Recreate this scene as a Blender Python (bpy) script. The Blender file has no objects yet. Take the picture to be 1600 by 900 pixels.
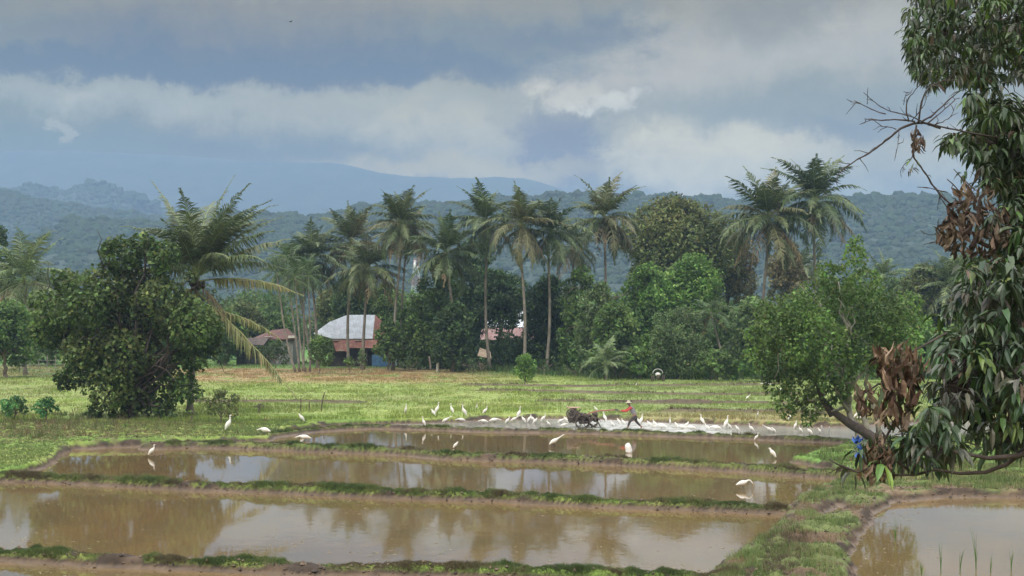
import bpy, bmesh, math, random
import numpy as np
from mathutils import Vector, Matrix
R = math.radians
random.seed(7); rng = np.random.default_rng(7)
S = bpy.context.scene
COL = S.collection

# ------------------------------------------------------------------ camera
F, H, XC, YC = 2400.0, 6.6, 800.0, 450.0
PITCH = math.atan(40 / F)
cam = bpy.data.objects.new('camera', bpy.data.cameras.new('camera')); COL.objects.link(cam)
cam.location = (0, 0, H); cam.rotation_euler = (R(90) + PITCH, 0, 0)
cam.data.sensor_width = 36; cam.data.lens = F / 1600 * 36
cam.data.clip_start = 0.5; cam.data.clip_end = 40000
S.camera = cam

# ------------------------------------------------------------------ sky, sun, exposure
S.view_settings.view_transform = 'Standard'; S.view_settings.look = 'None'
S.view_settings.gamma = 1; S.view_settings.exposure = 0.0
S.render.engine = 'CYCLES'
cy = S.cycles
cy.use_denoising = True; cy.max_bounces = 5; cy.diffuse_bounces = 2; cy.glossy_bounces = 3
cy.transmission_bounces = 3; cy.volume_bounces = 1; cy.transparent_max_bounces = 6
cy.use_adaptive_sampling = True; cy.adaptive_threshold = 0.02
cy.caustics_reflective = False; cy.caustics_refractive = False
SUN_EL, SUN_AZ = R(52), R(205)          # azimuth clockwise from +Y (the view direction)
W = bpy.data.worlds.new('World'); S.world = W; W.use_nodes = True
nt = W.node_tree; nt.nodes.clear()
def N(t, kind, **kw):
    n = t.nodes.new(kind)
    for k, v in kw.items(): setattr(n, k, v)
    return n
def M_(t, op, a, b=None, c=None, clamp=False):
    n = t.nodes.new('ShaderNodeMath'); n.operation = op; n.use_clamp = clamp
    for i, v in enumerate((a, b, c)):
        if v is None: continue
        if isinstance(v, (int, float)): n.inputs[i].default_value = v
        else: t.links.new(v, n.inputs[i])
    return n.outputs[0]
def sstep(t, v, a, b):
    n = t.nodes.new('ShaderNodeMapRange'); n.interpolation_type = 'SMOOTHSTEP'
    t.links.new(v, n.inputs[0]); n.inputs[1].default_value = a; n.inputs[2].default_value = b
    n.inputs[3].default_value = 0; n.inputs[4].default_value = 1
    return n.outputs[0]
def mixc(t, f, a, b):
    n = t.nodes.new('ShaderNodeMix'); n.data_type = 'RGBA'
    for s, v in ((n.inputs[0], f), (n.inputs[6], a), (n.inputs[7], b)):
        if isinstance(v, (int, float)): s.default_value = v
        elif isinstance(v, tuple): s.default_value = (*v, 1)
        else: t.links.new(v, s)
    return n.outputs[2]
def noise(t, vec, scale, detail=5, rough=.55, dist=0.0):
    n = t.nodes.new('ShaderNodeTexNoise'); n.inputs['Scale'].default_value = scale
    n.inputs['Detail'].default_value = detail; n.inputs['Roughness'].default_value = rough
    n.inputs['Distortion'].default_value = dist
    if vec is not None: t.links.new(vec, n.inputs['Vector'])
    return n.outputs['Fac']
SKY_STRENGTH = 0.1
sky = N(nt, 'ShaderNodeTexSky', sky_type='NISHITA'); sky.sun_disc = False
sky.sun_elevation = SUN_EL; sky.sun_rotation = SUN_AZ; sky.air_density = 1.0; sky.dust_density = 2.0
tc = N(nt, 'ShaderNodeTexCoord'); sp = N(nt, 'ShaderNodeSeparateXYZ'); nt.links.new(tc.outputs['Generated'], sp.inputs[0])
az = M_(nt, 'ARCTAN2', sp.outputs[0], sp.outputs[1]); el = M_(nt, 'ARCSINE', sp.outputs[2])
# U, V: azimuth and elevation in units of 1/24 rad
U = M_(nt, 'MULTIPLY', az, 24.0); V = M_(nt, 'MULTIPLY', el, 24.0)
cb = N(nt, 'ShaderNodeCombineXYZ'); nt.links.new(U, cb.inputs[0]); nt.links.new(M_(nt, 'MULTIPLY', V, 1.7), cb.inputs[1])
n1 = noise(nt, cb.outputs[0], 0.45, 7, .6, .3); n2 = noise(nt, cb.outputs[0], 1.3, 7, .62, .2)
cb2 = N(nt, 'ShaderNodeCombineXYZ'); nt.links.new(U, cb2.inputs[1]); nt.links.new(V, cb2.inputs[0]); cb2.inputs[2].default_value = 3.3
n3 = noise(nt, cb2.outputs[0], 0.8, 7, .6, .3); n4 = noise(nt, cb2.outputs[0], 3.2, 6, .6)
U2 = M_(nt, 'ADD', U, M_(nt, 'ADD', M_(nt, 'MULTIPLY', M_(nt, 'SUBTRACT', n2, .5), 2.2), M_(nt, 'MULTIPLY', M_(nt, 'SUBTRACT', n4, .5), .5)))
V2 = M_(nt, 'ADD', V, M_(nt, 'ADD', M_(nt, 'MULTIPLY', M_(nt, 'SUBTRACT', n3, .5), 1.1), M_(nt, 'MULTIPLY', M_(nt, 'SUBTRACT', n4, .5), .4)))
def blob(px, py, rx, ry, soft=.5):
    u, v = (px - 800) / 100, (490 - py) / 100
    a = M_(nt, 'DIVIDE', M_(nt, 'SUBTRACT', U2, u), rx / 100); b = M_(nt, 'DIVIDE', M_(nt, 'SUBTRACT', V2, v), ry / 100)
    d = M_(nt, 'SQRT', M_(nt, 'ADD', M_(nt, 'MULTIPLY', a, a), M_(nt, 'MULTIPLY', b, b)))
    return M_(nt, 'SUBTRACT', 1.0, sstep(nt, d, 1 - soft, 1 + soft))
def srgb(r, g, b):
    f = lambda c: (c / 255 / 12.92) if c / 255 <= .04045 else ((c / 255 + .055) / 1.055) ** 2.4
    return (f(r), f(g), f(b))
SKYG = 1.5
# the clouds stand behind the valley haze: what the haze takes away and adds is worked out so that they keep their colour
HAZE_D, HAZE_TOP, HAZE_END, HAZE_L = .00027, 452.0, 5490.0, (.335, .50, .77)
def sc(r, g, b, py=200):
    e = math.atan((490 - py) / 2400); T = math.exp(-HAZE_D * min((HAZE_TOP - 6) / math.sin(max(e, .01)), HAZE_END))
    return tuple(max((c - (1 - T) * h) / T, .03) / SKY_STRENGTH for c, h in zip(srgb(r, g, b), HAZE_L))
c = mixc(nt, sstep(nt, V, .8, 3.2), sc(140, 165, 194, 400), sc(156, 173, 190, 250))
c = mixc(nt, M_(nt, 'MULTIPLY', sstep(nt, n1, .42, .62), .6), c, sc(174, 185, 197, 200))
for px, py, rx, ry, soft, colr, k in (
    (170, 150, 420, 42, .55, (170, 185, 198), .85), (600, 185, 300, 55, .7, (172, 185, 197), .8),
    (700, 225, 150, 50, .6, (186, 196, 206), .8), (1120, 245, 180, 62, .5, (198, 206, 214), .92), (1500, 240, 160, 60, .6, (188, 198, 208), .7),
    (330, 250, 330, 46, .7, (140, 166, 191), .85), (40, 240, 190, 56, .7, (142, 168, 192), .85), (480, 262, 160, 24, .6, (150, 172, 194), .6),
    (860, 240, 75, 60, .5, (140, 158, 178), .85), (1280, 170, 300, 38, .5, (152, 169, 187), .95), (1350, 205, 110, 22, .6, (140, 160, 182), .7),
    (1000, 100, 200, 60, .6, (186, 190, 196), .9), (1330, 70, 220, 60, .7, (184, 190, 197), .8), (1200, 25, 110, 50, .6, (146, 154, 164), .8),
    (945, 163, 55, 15, .5, (212, 218, 223), .75), (880, 150, 40, 20, .6, (206, 209, 212), .7), (128, 214, 22, 22, .5, (186, 198, 210), .5), (146, 160, 30, 14, .8, (186, 196, 206), .4),
    (720, 268, 200, 20, .6, (184, 194, 205), .8), (-100, 55, 700, 88, .25, (128, 136, 144), 1.0), (480, 72, 400, 70, .2, (124, 132, 141), 1.0), (820, 50, 190, 66, .5, (128, 137, 146), .85),
    (420, 112, 430, 20, .5, (98, 111, 125), .8), (100, 116, 300, 18, .5, (102, 116, 130), .75), (560, 90, 200, 26, .6, (104, 117, 131), .6), (290, 85, 110, 16, .6, (108, 122, 138), .6), (330, 14, 420, 30, .8, (152, 157, 162), .6),
    (760, 4, 240, 22, .8, (156, 160, 165), .6), (900, 60, 120, 22, .7, (112, 122, 132), .5)):
    c = mixc(nt, M_(nt, 'MULTIPLY', blob(px, py, rx, ry, soft), k), c, sc(*(colr if sum(colr) > 447 else (colr[0] + 9, colr[1] + 16, colr[2] + 24)), py))
# texture of the cloud masses, then the bright overcast dome above the view
tex = M_(nt, 'ADD', .57, M_(nt, 'ADD', M_(nt, 'MULTIPLY', n2, .5), M_(nt, 'MULTIPLY', n4, .26)))
mulc = nt.nodes.new('ShaderNodeVectorMath'); mulc.operation = 'SCALE'; nt.links.new(c, mulc.inputs[0]); nt.links.new(tex, mulc.inputs['Scale'])
top = mixc(nt, sstep(nt, n1, .35, .65), (17.5, 17.7, 18.), (23.5, 23.6, 23.6))
c = mixc(nt, sstep(nt, V, 5.6, 11.0), mulc.outputs[0], top)
c = mixc(nt, .94, sky.outputs[0], c)
low = mixc(nt, sstep(nt, V, -1.5, 0.0), (1.0, 1.1, .8), c)
bg = N(nt, 'ShaderNodeBackground'); bg.inputs[1].default_value = SKY_STRENGTH; nt.links.new(low, bg.inputs[0])
wo = N(nt, 'ShaderNodeOutputWorld'); nt.links.new(bg.outputs[0], wo.inputs[0])

sun = bpy.data.objects.new('sun', bpy.data.lights.new('sun', 'SUN')); COL.objects.link(sun)
sun.data.energy = 2.4; sun.data.angle = R(20); sun.data.color = (1, .95, .86)
sd = Vector((math.sin(SUN_AZ) * math.cos(SUN_EL), math.cos(SUN_AZ) * math.cos(SUN_EL), math.sin(SUN_EL)))
sun.rotation_euler = sd.to_track_quat('Z', 'Y').to_euler(); sun.location = (0, -20, 60)

# ------------------------------------------------------------------ helpers
CP, SP = math.cos(PITCH), math.sin(PITCH)
def ray(px, py):
    u, v = (np.asarray(px, float) - XC) / F, (YC - np.asarray(py, float)) / F
    return u, CP - v * SP, SP + v * CP
def gp(px, py, z=0.0):
    """ground point at height z seen in direction (px, py)"""
    u, f, w = ray(px, py); t = (z - H) / w
    return np.array([u * t, f * t])
def at(px, py, D):
    """point in direction (px, py) at distance D along the view axis"""
    u, f, w = ray(px, py); t = D / f
    return np.array([u * t, f * t, H + w * t])
def ppm(D): return F / D
def topix(x, y, z):
    y = np.asarray(y, float); zz = np.asarray(z, float) - H
    dep = y * CP + zz * SP; up = -y * SP + zz * CP
    return XC + F * np.asarray(x) / dep, YC - F * up / dep
def tag(o, label=None, cat=None, group=None, kind=None):
    if label: o['label'] = label
    if cat: o['category'] = cat
    if group: o['group'] = group
    if kind: o['kind'] = kind
    return o
def empty(name, loc, label, cat, group=None, rz=0):
    o = bpy.data.objects.new(name, None); COL.objects.link(o); o.location = loc; o.rotation_euler = (0, 0, rz)
    o.empty_display_size = .2
    return tag(o, label, cat, group)
def mesh(name, V_, polys, mat, parent=None, col=None, smooth=False, loc=None):
    """V_ (n,3); polys: (m,3|4) int array or list of such; col (n,3) per-vertex colour"""
    V_ = np.asarray(V_, np.float32)
    if isinstance(polys, np.ndarray): polys = [polys]
    polys = [np.asarray(p, np.int32) for p in polys if len(p)]
    me = bpy.data.meshes.new(name)
    me.vertices.add(len(V_)); me.vertices.foreach_set('co', V_.ravel())
    loops = np.concatenate([p.ravel() for p in polys]); cnt = np.concatenate([np.full(len(p), p.shape[1], np.int32) for p in polys])
    st = np.concatenate([[0], np.cumsum(cnt)[:-1]]).astype(np.int32)
    me.loops.add(len(loops)); me.loops.foreach_set('vertex_index', loops)
    me.polygons.add(len(cnt)); me.polygons.foreach_set('loop_start', st)
    try: me.polygons.foreach_set('loop_total', cnt)
    except Exception: pass
    me.polygons.foreach_set('use_smooth', np.full(len(cnt), bool(smooth)))
    if col is not None:
        a = me.color_attributes.new('Col', 'FLOAT_COLOR', 'POINT')
        a.data.foreach_set('color', np.concatenate([np.asarray(col, np.float32), np.ones((len(V_), 1), np.float32)], 1).ravel())
    me.update(calc_edges=True)
    me.materials.append(mat)
    o = bpy.data.objects.new(name, me); COL.objects.link(o)
    if parent: o.parent = parent
    if loc is not None: o.location = loc
    return o
class MB:
    """collects tubes, boxes, sheets for ONE mesh object"""
    def __init__(s): s.v = []; s.q = []; s.t = []; s.n = 0; s.c = []
    def add(s, v, q=None, t=None, c=None):
        v = np.asarray(v, float)
        if q is not None and len(q): s.q.append(np.asarray(q) + s.n)
        if t is not None and len(t): s.t.append(np.asarray(t) + s.n)
        s.v.append(v); s.n += len(v)
        s.c.append(np.tile(np.asarray(c if c is not None else (1, 1, 1), float), (len(v), 1)) if c is None or np.ndim(c) == 1 else np.asarray(c))
        return s
    def tube(s, P, r, n=8, c=None, caps=True, sx=1.0):
        P = np.asarray(P, float); m = len(P); r = np.broadcast_to(np.asarray(r, float), (m,))
        T = np.gradient(P, axis=0); T /= np.linalg.norm(T, axis=1)[:, None] + 1e-9
        up = np.array([0, 0, 1.]) if abs(T[0][2]) < .9 else np.array([0, 1., 0])
        A = np.cross(T, up); A /= np.linalg.norm(A, axis=1)[:, None] + 1e-9; B = np.cross(A, T)
        th = np.linspace(0, 2 * np.pi, n, endpoint=False)
        ring = P[:, None] + r[:, None, None] * (sx * np.cos(th)[None, :, None] * A[:, None] + np.sin(th)[None, :, None] * B[:, None])
        v = ring.reshape(-1, 3); q = []
        i = np.arange(n); j = (i + 1) % n
        for k in range(m - 1): q.append(np.stack([k * n + i, k * n + j, (k + 1) * n + j, (k + 1) * n + i], 1))
        q = np.concatenate(q); t = []
        if caps:
            v = np.concatenate([v, P[[0, -1]]])
            t = np.concatenate([np.stack([np.full(n, m * n), j, i], 1), np.stack([np.full(n, m * n + 1), (m - 1) * n + i, (m - 1) * n + j], 1)])
        return s.add(v, q, t, c)
    def box(s, cx, cy_, cz, sx, sy, sz, rz=0, c=None):
        v = np.array([[x, y, z] for x in (-.5, .5) for y in (-.5, .5) for z in (-.5, .5)]) * (sx, sy, sz)
        ca, sa = math.cos(rz), math.sin(rz); v[:, :2] = np.stack([v[:, 0] * ca - v[:, 1] * sa, v[:, 0] * sa + v[:, 1] * ca], 1)
        return s.add(v + (cx, cy_, cz), [[0, 1, 3, 2], [4, 6, 7, 5], [0, 4, 5, 1], [2, 3, 7, 6], [0, 2, 6, 4], [1, 5, 7, 3]], None, c)
    def poly(s, pts, c=None): return s.add(pts, [list(range(4))] if len(pts) == 4 else None, [list(range(3))] if len(pts) == 3 else None, c)
    def slab(s, pts, th, c=None):
        """quad or triangle given thickness along its normal"""
        p = np.asarray(pts, float); n = np.cross(p[1] - p[0], p[2] - p[0]); n /= np.linalg.norm(n); k = len(p)
        v = np.concatenate([p, p - n * th]); side = [[i, i + k, (i + 1) % k + k, (i + 1) % k] for i in range(k)]
        top, bot = list(range(k)), [x + k for x in reversed(range(k))]
        if k == 4: return s.add(v, [top, bot] + side, None, c)
        return s.add(v, side, [top, bot], c)
    def build(s, name, mat, parent=None, smooth=False, loc=None):
        pl = []
        if s.q: pl.append(np.concatenate(s.q))
        if s.t: pl.append(np.concatenate(s.t))
        return mesh(name, np.concatenate(s.v), pl, mat, parent, np.concatenate(s.c), smooth, loc)
def vnoise(x, y, seed=0):
    x = np.asarray(x, float); y = np.asarray(y, float)
    xi = np.floor(x).astype(np.int64); yi = np.floor(y).astype(np.int64); fx, fy = x - xi, y - yi
    fx = fx * fx * (3 - 2 * fx); fy = fy * fy * (3 - 2 * fy)
    def h(a, b):
        n = (a * 374761393 + b * 668265263 + seed * 1274126177) & 0xffffffff
        n = ((n ^ (n >> 13)) * 1274126177) & 0xffffffff
        return ((n ^ (n >> 16)) & 0xffff) / 65535.0
    return (h(xi, yi) * (1 - fx) + h(xi + 1, yi) * fx) * (1 - fy) + (h(xi, yi + 1) * (1 - fx) + h(xi + 1, yi + 1) * fx) * fy
def fbm(x, y, seed=0, o=4):
    s = 0; a = .5; t = 0
    for k in range(o): s = s + a * vnoise(x * 2 ** k, y * 2 ** k, seed + k); t += a; a *= .5
    return s / t
def sm(x, a, b):
    t = np.clip((x - a) / (b - a), 0, 1); return t * t * (3 - 2 * t)
def seg_dist(x, y, pts):
    d = np.full(np.shape(x), 1e9)
    for (ax, ay), (bx, by) in zip(pts[:-1], pts[1:]):
        dx, dy = bx - ax, by - ay; t = np.clip(((x - ax) * dx + (y - ay) * dy) / (dx * dx + dy * dy + 1e-9), 0, 1)
        d = np.minimum(d, np.hypot(x - ax - t * dx, y - ay - t * dy))
    return d
def sdist(x, y, poly):
    """signed distance, positive inside"""
    p = list(poly) + [poly[0]]; d = seg_dist(x, y, p); ins = np.zeros(np.shape(x), bool)
    for (ax, ay), (bx, by) in zip(p[:-1], p[1:]):
        ins ^= ((ay > y) != (by > y)) & (x < (bx - ax) * (y - ay) / (by - ay + 1e-12) + ax)
    return np.where(ins, d, -d)

# ------------------------------------------------------------------ materials
def mat(name, color=(.5, .5, .5), rough=.6, attr=False, var=0, vscale=8, bump=0, bscale=20, metal=0, trans=0, spec=.5, detail=4, tint=None):
    m = bpy.data.materials.new(name); m.use_nodes = True; t = m.node_tree
    b = t.nodes['Principled BSDF']; b.inputs['Roughness'].default_value = rough; b.inputs['Metallic'].default_value = metal
    b.inputs['Specular IOR Level'].default_value = spec
    co = t.nodes.new('ShaderNodeTexCoord').outputs['Object']
    if attr:
        a = t.nodes.new('ShaderNodeAttribute'); a.attribute_name = 'Col'; c = a.outputs['Color']
    else:
        a = t.nodes.new('ShaderNodeRGB'); a.outputs[0].default_value = (*color, 1); c = a.outputs[0]
    if var:
        n = noise(t, co, vscale, detail, .6); f = sstep(t, n, .32, .68)
        if tint: c = mixc(t, f, c, tint)
        else:
            s1 = t.nodes.new('ShaderNodeVectorMath'); s1.operation = 'SCALE'; t.links.new(c, s1.inputs[0])
            t.links.new(M_(t, 'ADD', 1 - var, M_(t, 'MULTIPLY', f, 2 * var)), s1.inputs['Scale']); c = s1.outputs[0]
    t.links.new(c, b.inputs['Base Color'])
    if bump:
        bn = t.nodes.new('ShaderNodeBump'); bn.inputs['Strength'].default_value = bump; bn.inputs['Distance'].default_value = .02
        t.links.new(noise(t, co, bscale, 5, .6), bn.inputs['Height']); t.links.new(bn.outputs[0], b.inputs['Normal'])
    if trans:
        tr = t.nodes.new('ShaderNodeBsdfTranslucent'); t.links.new(c, tr.inputs[0]); mx = t.nodes.new('ShaderNodeMixShader'); mx.inputs[0].default_value = trans
        t.links.new(b.outputs[0], mx.inputs[1]); t.links.new(tr.outputs[0], mx.inputs[2])
        t.links.new(mx.outputs[0], t.nodes['Material Output'].inputs[0])
    return m
LEAF = mat('leaf', rough=.55, attr=True, trans=.42, spec=.35)
MANGO = mat('mango_leaf', rough=.42, attr=True, trans=.18, spec=.6)
PALM = mat('palm_leaf', rough=.5, attr=True, trans=.2, spec=.45)
DRY = mat('dry_leaf', rough=.7, attr=True, trans=.15, spec=.25)
GRASS = mat('grass_blade', rough=.6, attr=True, trans=.25, spec=.3)
BARK = mat('bark', (.16, .125, .095), .85, var=.35, vscale=3, bump=.6, bscale=18)
PALEBARK = mat('pale_bark', (.30, .27, .23), .8, var=.3, vscale=2.5, bump=.4, bscale=14)
DARKBARK = mat('dark_bark', (.07, .052, .045), .85, var=.3, vscale=6, bump=.5, bscale=30)
TRUNKP = mat('palm_trunk', (.19, .165, .135), .8, var=.3, vscale=1.6, bump=.5, bscale=9)

# ------------------------------------------------------------------ terrain
def poly2w(pts, z=0.0): return [tuple(gp(a, b, z)) for a, b in pts]
PADDY = poly2w([(-900, 1500), (-900, 752), (0, 747), (70, 730), (84, 714), (110, 702), (250, 697), (415, 690), (436, 676), (520, 666), (600, 663), (680, 661),
    (760, 657), (860, 654), (950, 656), (1050, 661), (1150, 664), (1280, 668), (1340, 666), (1480, 658), (1760, 655), (1760, 684), (1600, 686), (1430, 690),
    (1335, 696), (1300, 707), (1246, 722), (1330, 742), (1342, 752), (1290, 768), (1250, 786), (1244, 800), (1226, 826), (1186, 852), (1140, 888),
    (1105, 920), (1060, 1100), (1000, 1500)])
POND_R = poly2w([(1388, 783), (1480, 777), (1700, 778), (1950, 790), (2100, 1500), (1370, 1500), (1334, 930), (1316, 868), (1340, 826), (1364, 800)])
PUDDLE = poly2w([(1274, 811), (1286, 797), (1314, 787), (1332, 795), (1312, 813), (1288, 819)])
B1 = poly2w([(-400, 845), (0, 857), (150, 865), (280, 870), (500, 880), (700, 882), (900, 889), (1100, 896), (1200, 900)], .3)
B2 = poly2w([(-400, 728), (0, 740), (150, 745), (300, 753), (450, 758), (640, 766), (780, 770), (930, 778), (1080, 783), (1230, 789)], .3)
B3 = poly2w([(230, 692), (300, 690), (400, 692), (520, 697), (640, 701), (700, 707), (850, 711), (1000, 717), (1100, 722), (1200, 728), (1340, 738)], .3)
B4 = poly2w([(400, 680), (440, 674), (500, 667), (580, 663), (650, 664), (760, 668), (850, 669), (940, 671), (1060, 675), (1150, 678), (1250, 682), (1340, 685), (1500, 683), (1800, 680)], .25)
TERR = [poly2w(p, .34) for p in ([(730, 601), (900, 603), (1240, 600)], [(760, 609), (980, 614), (1090, 616), (1240, 616)], [(850, 626), (1000, 627), (1240, 630)],
    [(1050, 641), (1150, 642), (1260, 644)], [(300, 627), (480, 627), (560, 628)], [(960, 628), (1100, 629)])]
def height(x, y):
    x = np.asarray(x, float); y = np.asarray(y, float)
    jit = (fbm(x * 1.1, y * 1.1, 11, 3) - .5) * .5 + (fbm(x * 4, y * 4, 15, 2) - .5) * .2
    clod = fbm(x * 5.5, y * 5.5, 25, 3) - .5
    fine = fbm(x * 3.5, y * 3.5, 21, 4) - .5
    land = .31 + .06 * (fbm(x * .35, y * .35, 5, 3) - .5) + .05 * fine
    sd_ = np.maximum(np.maximum(sdist(x, y, PADDY), sdist(x, y, POND_R)), sdist(x, y, PUDDLE) ) + jit
    bed = .005 - .13 * sm(sd_, .2, .9) + .05 * fine + .04 * clod
    h = land * (1 - sm(sd_, -.12, .28)) + bed * sm(sd_, -.12, .28)
    for B, w, hh, ap in ((B1, .36, .27, .9), (B2, .36, .29, 1.2), (B3, .38, .32, 1.5), (B4, .32, .22, 1.0)):
        d = seg_dist(x, y, B) + jit * .45
        prof = (hh * (1 + .5 * (fbm(x * .8, y * .8, 31, 2) - .5)) + .16 * clod + .06 * fine) * (1 - sm(d, w * .45, w * 1.3))
        apron = .0 - .12 * sm(d, w, ap) + .05 * fine + .05 * clod
        h = np.where(sd_ > 0, np.where(d < ap, np.maximum(h, np.maximum(np.where(prof > .02, prof, -1), apron)), h), np.maximum(h, prof))
    for T in TERR:
        d = seg_dist(x, y, T) + jit * .6
        h = h + .13 * (1 - sm(d, .2, .8)) - .08 * (1 - sm(np.abs(d - 1.0), 0, .6))
    # rougher, higher ground: weedy bank on the left, bank between the ponds on the right
    px, py = topix(x, y, .3)
    lb = sm(px, 420, 200) * sm(py, 655, 670) * (1 - sm(py, 686, 697)) * (sd_ < -.2)
    h = h + .22 * lb * (.5 + fine)
    rb = (px > 1080) & (px < 1390) & (py > 760)
    h = h + np.where(rb & (sd_ < -.15), .35 * fine + .10 * (fbm(x * 1.5, y * 1.5, 77, 2) - .4), 0) * sm(-sd_, .15, .8)
    return h, sd_
def ground(px, py):
    """where the ray through (px,py) meets the ground"""
    z = .3
    for _ in range(6):
        p = gp(px, py, z); z = max(float(height(p[0:1], p[1:2])[0][0]), 0.0)
    return np.array([p[0], p[1], z])
def dist_to_bunds(x, y, L): return np.min([seg_dist(x, y, b) for b in L], axis=0)
def gcolor(x, y, h, sd_):
    px, py = topix(x, y, h)
    n = fbm(x * .5, y * .5, 41, 4); n2_ = fbm(x * 2.2, y * 2.2, 51, 3); n5 = fbm(x * .12, y * .3, 61, 3)
    L = lambda c: np.array(c)[None, :]
    g1, g2, g3 = L((.16, .235, .04)), L((.25, .30, .075)), L((.12, .21, .04))
    c = g1 + (g2 - g1) * sm(n, .35, .65)[:, None]
    c = c + (g3 - c) * sm(n5, .5, .7)[:, None] * .7
    straw = L((.31, .215, .105)); mud = L((.052, .038, .028)); mud2 = L((.125, .085, .056)); fresh = L((.09, .22, .05)); brown = L((.19, .13, .08))
    def mixin(c, f, col): return c + (col - c) * np.clip(f, 0, 1)[:, None]
    far = sm(py, 660, 640)
    c = mixin(c, far * .5, L((.24, .30, .085)))
    # fresh green strip before the trees; straw stubble; paler rice
    c = mixin(c, far * sm(py, 592, 582) * .9, fresh)
    s_in = sm(px, 180, 300) * sm(px, 860, 640) * sm(py, 573, 578) * sm(py, 603, 592)
    s_in = np.maximum(s_in, sm(px, 210, 100) * sm(py, 570, 574) * sm(py, 592, 584) * .6)
    c = mixin(c, s_in * sm(n + .15 * (n2_ - .5), .28, .42), straw)
    c = mixin(c, far * sm(n2_ + n5 - .5, .5, .64) * .45, L((.27, .24, .12)))
    # straw-coloured strip behind the far water on the right
    c = mixin(c, sm(px, 960, 1020) * sm(py, 640, 645) * sm(py, 664, 658) * .8 * (sd_ < 0), L((.30, .235, .12)))
    c = mixin(c, far * sm(px, 820, 960) * .45, L((.16, .22, .07)))
    for T in TERR:
        d = seg_dist(x, y, T); c = mixin(c, (1 - sm(d, .3, 1.1 + .6 * n)) * .95, L((.10, .072, .048)))
    # left bank of rusty weeds
    lb = sm(px, 420, 160) * sm(py, 652, 664) * sm(py, 698, 684)
    c = mixin(c, lb * sm(n2_, .35, .65) * .75, L((.16, .12, .07)))
    # right bank: grass, mud clods, rusty patches
    rb = sm(px, 1060, 1100) * sm(py, 745, 760)
    c = mixin(c, rb, L((.12, .145, .05)))
    c = mixin(c, rb * sm(fbm(x * .7, y * .7, 71, 3), .50, .60), mud2)
    c = mixin(c, sm(px, 1330, 1380) * sm(py, 725, 740) * sm(n2_, .42, .6) * .8, L((.20, .15, .09)))
    c = mixin(c, sm(px, 1225, 1260) * sm(py, 700, 706) * (1 - sm(py, 730, 737)), L((.14, .25, .055)))
    # banks, bunds and beds by height
    edge = sm(sd_, -.35, -.05)
    bd = dist_to_bunds(x, y, [B1, B2, B3, B4])
    inz = np.maximum(edge, 1 - sm(bd, .8, 1.2))
    barem = mud + (mud2 - mud) * (sm(n2_, .4, .8) * .6)[:, None]
    top = sm(h, .15, .25) * sm(fbm(x * .9, y * .9, 81, 3), .30, .46)
    d3 = seg_dist(x, y, B3); d4 = seg_dist(x, y, B4)
    top = top * np.where(np.minimum(d3, d4) < 1, .6, 1)
    c = np.where((inz > .5)[:, None], barem + (c - barem) * top[:, None], c)
    c = mixin(c, (h < .1) & (sd_ > -.3), L((.12, .082, .052)))
    return c
us = np.concatenate([-np.geomspace(6, .43, 40)[:-1], np.linspace(-.42, .42, 760), np.geomspace(.43, 6, 40)])
ds = np.concatenate([np.linspace(2, 30, 30)[:-1], np.geomspace(30, 105, 760), np.geomspace(105.4, 200, 280)[:], np.geomspace(204, 5400, 60)])
DD, UU = np.meshgrid(ds, us, indexing='ij'); gx, gy = (UU * DD).ravel(), DD.ravel()
gx = np.clip(gx, -3700, 3700)
gh, gs = height(gx, gy)
ni, nj = DD.shape; idx = np.arange(ni * nj).reshape(ni, nj)
quads = np.stack([idx[:-1, :-1], idx[:-1, 1:], idx[1:, 1:], idx[1:, :-1]], -1).reshape(-1, 4)
GM = mat('ground', attr=True, rough=.8, var=.22, vscale=1.7, bump=.5, bscale=6, spec=.25)
t = GM.node_tree; b = t.nodes['Principled BSDF']
ps = t.nodes.new('ShaderNodeSeparateXYZ'); t.links.new(t.nodes.new('ShaderNodeTexCoord').outputs['Object'], ps.inputs[0])
wet = sstep(t, ps.outputs[2], .14, .03)          # low ground is wet: smoother
t.links.new(M_(t, 'SUBTRACT', .85, M_(t, 'MULTIPLY', wet, .5)), b.inputs['Roughness'])
g_o = mesh('ground', np.stack([gx, gy, gh], 1), quads, GM, col=gcolor(gx, gy, gh, gs), smooth=True); tag(g_o, kind='structure')

# water: a calm sheet in front of the far bund and a churned one behind it
def water_mat(name, rough, b1, b2, col):
    m = bpy.data.materials.new(name); m.use_nodes = True; t = m.node_tree; b = t.nodes['Principled BSDF']
    b.inputs['IOR'].default_value = 2.15; b.inputs['Roughness'].default_value = rough
    co = t.nodes.new('ShaderNodeTexCoord').outputs['Object']
    mp = t.nodes.new('ShaderNodeMapping'); mp.inputs['Scale'].default_value = (1, .6, 1); t.links.new(co, mp.inputs[0])
    a = noise(t, mp.outputs[0], .35, 5, .6); c = mixc(t, sstep(t, a, .3, .7), col[0], col[1])
    # suspended silt and scum flecks
    n2 = noise(t, mp.outputs[0], 5.0, 6, .7); c = mixc(t, M_(t, 'MULTIPLY', sstep(t, n2, .62, .72), .5), c, (.24, .2, .12))
    t.links.new(c, b.inputs['Base Color'])
    h = M_(t, 'ADD', M_(t, 'MULTIPLY', noise(t, mp.outputs[0], 2.2, 3, .5), b1), M_(t, 'MULTIPLY', noise(t, mp.outputs[0], 11, 3, .5), b2))
    bn = t.nodes.new('ShaderNodeBump'); bn.inputs['Strength'].default_value = 1; bn.inputs['Distance'].default_value = .02
    t.links.new(h, bn.inputs['Height']); t.links.new(bn.outputs[0], b.inputs['Normal'])
    b.inputs['Specular IOR Level'].default_value = .6
    return m
WAT = water_mat('paddy_water', .035, .10, .012, ((.19, .122, .052), (.15, .108, .052)))
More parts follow.
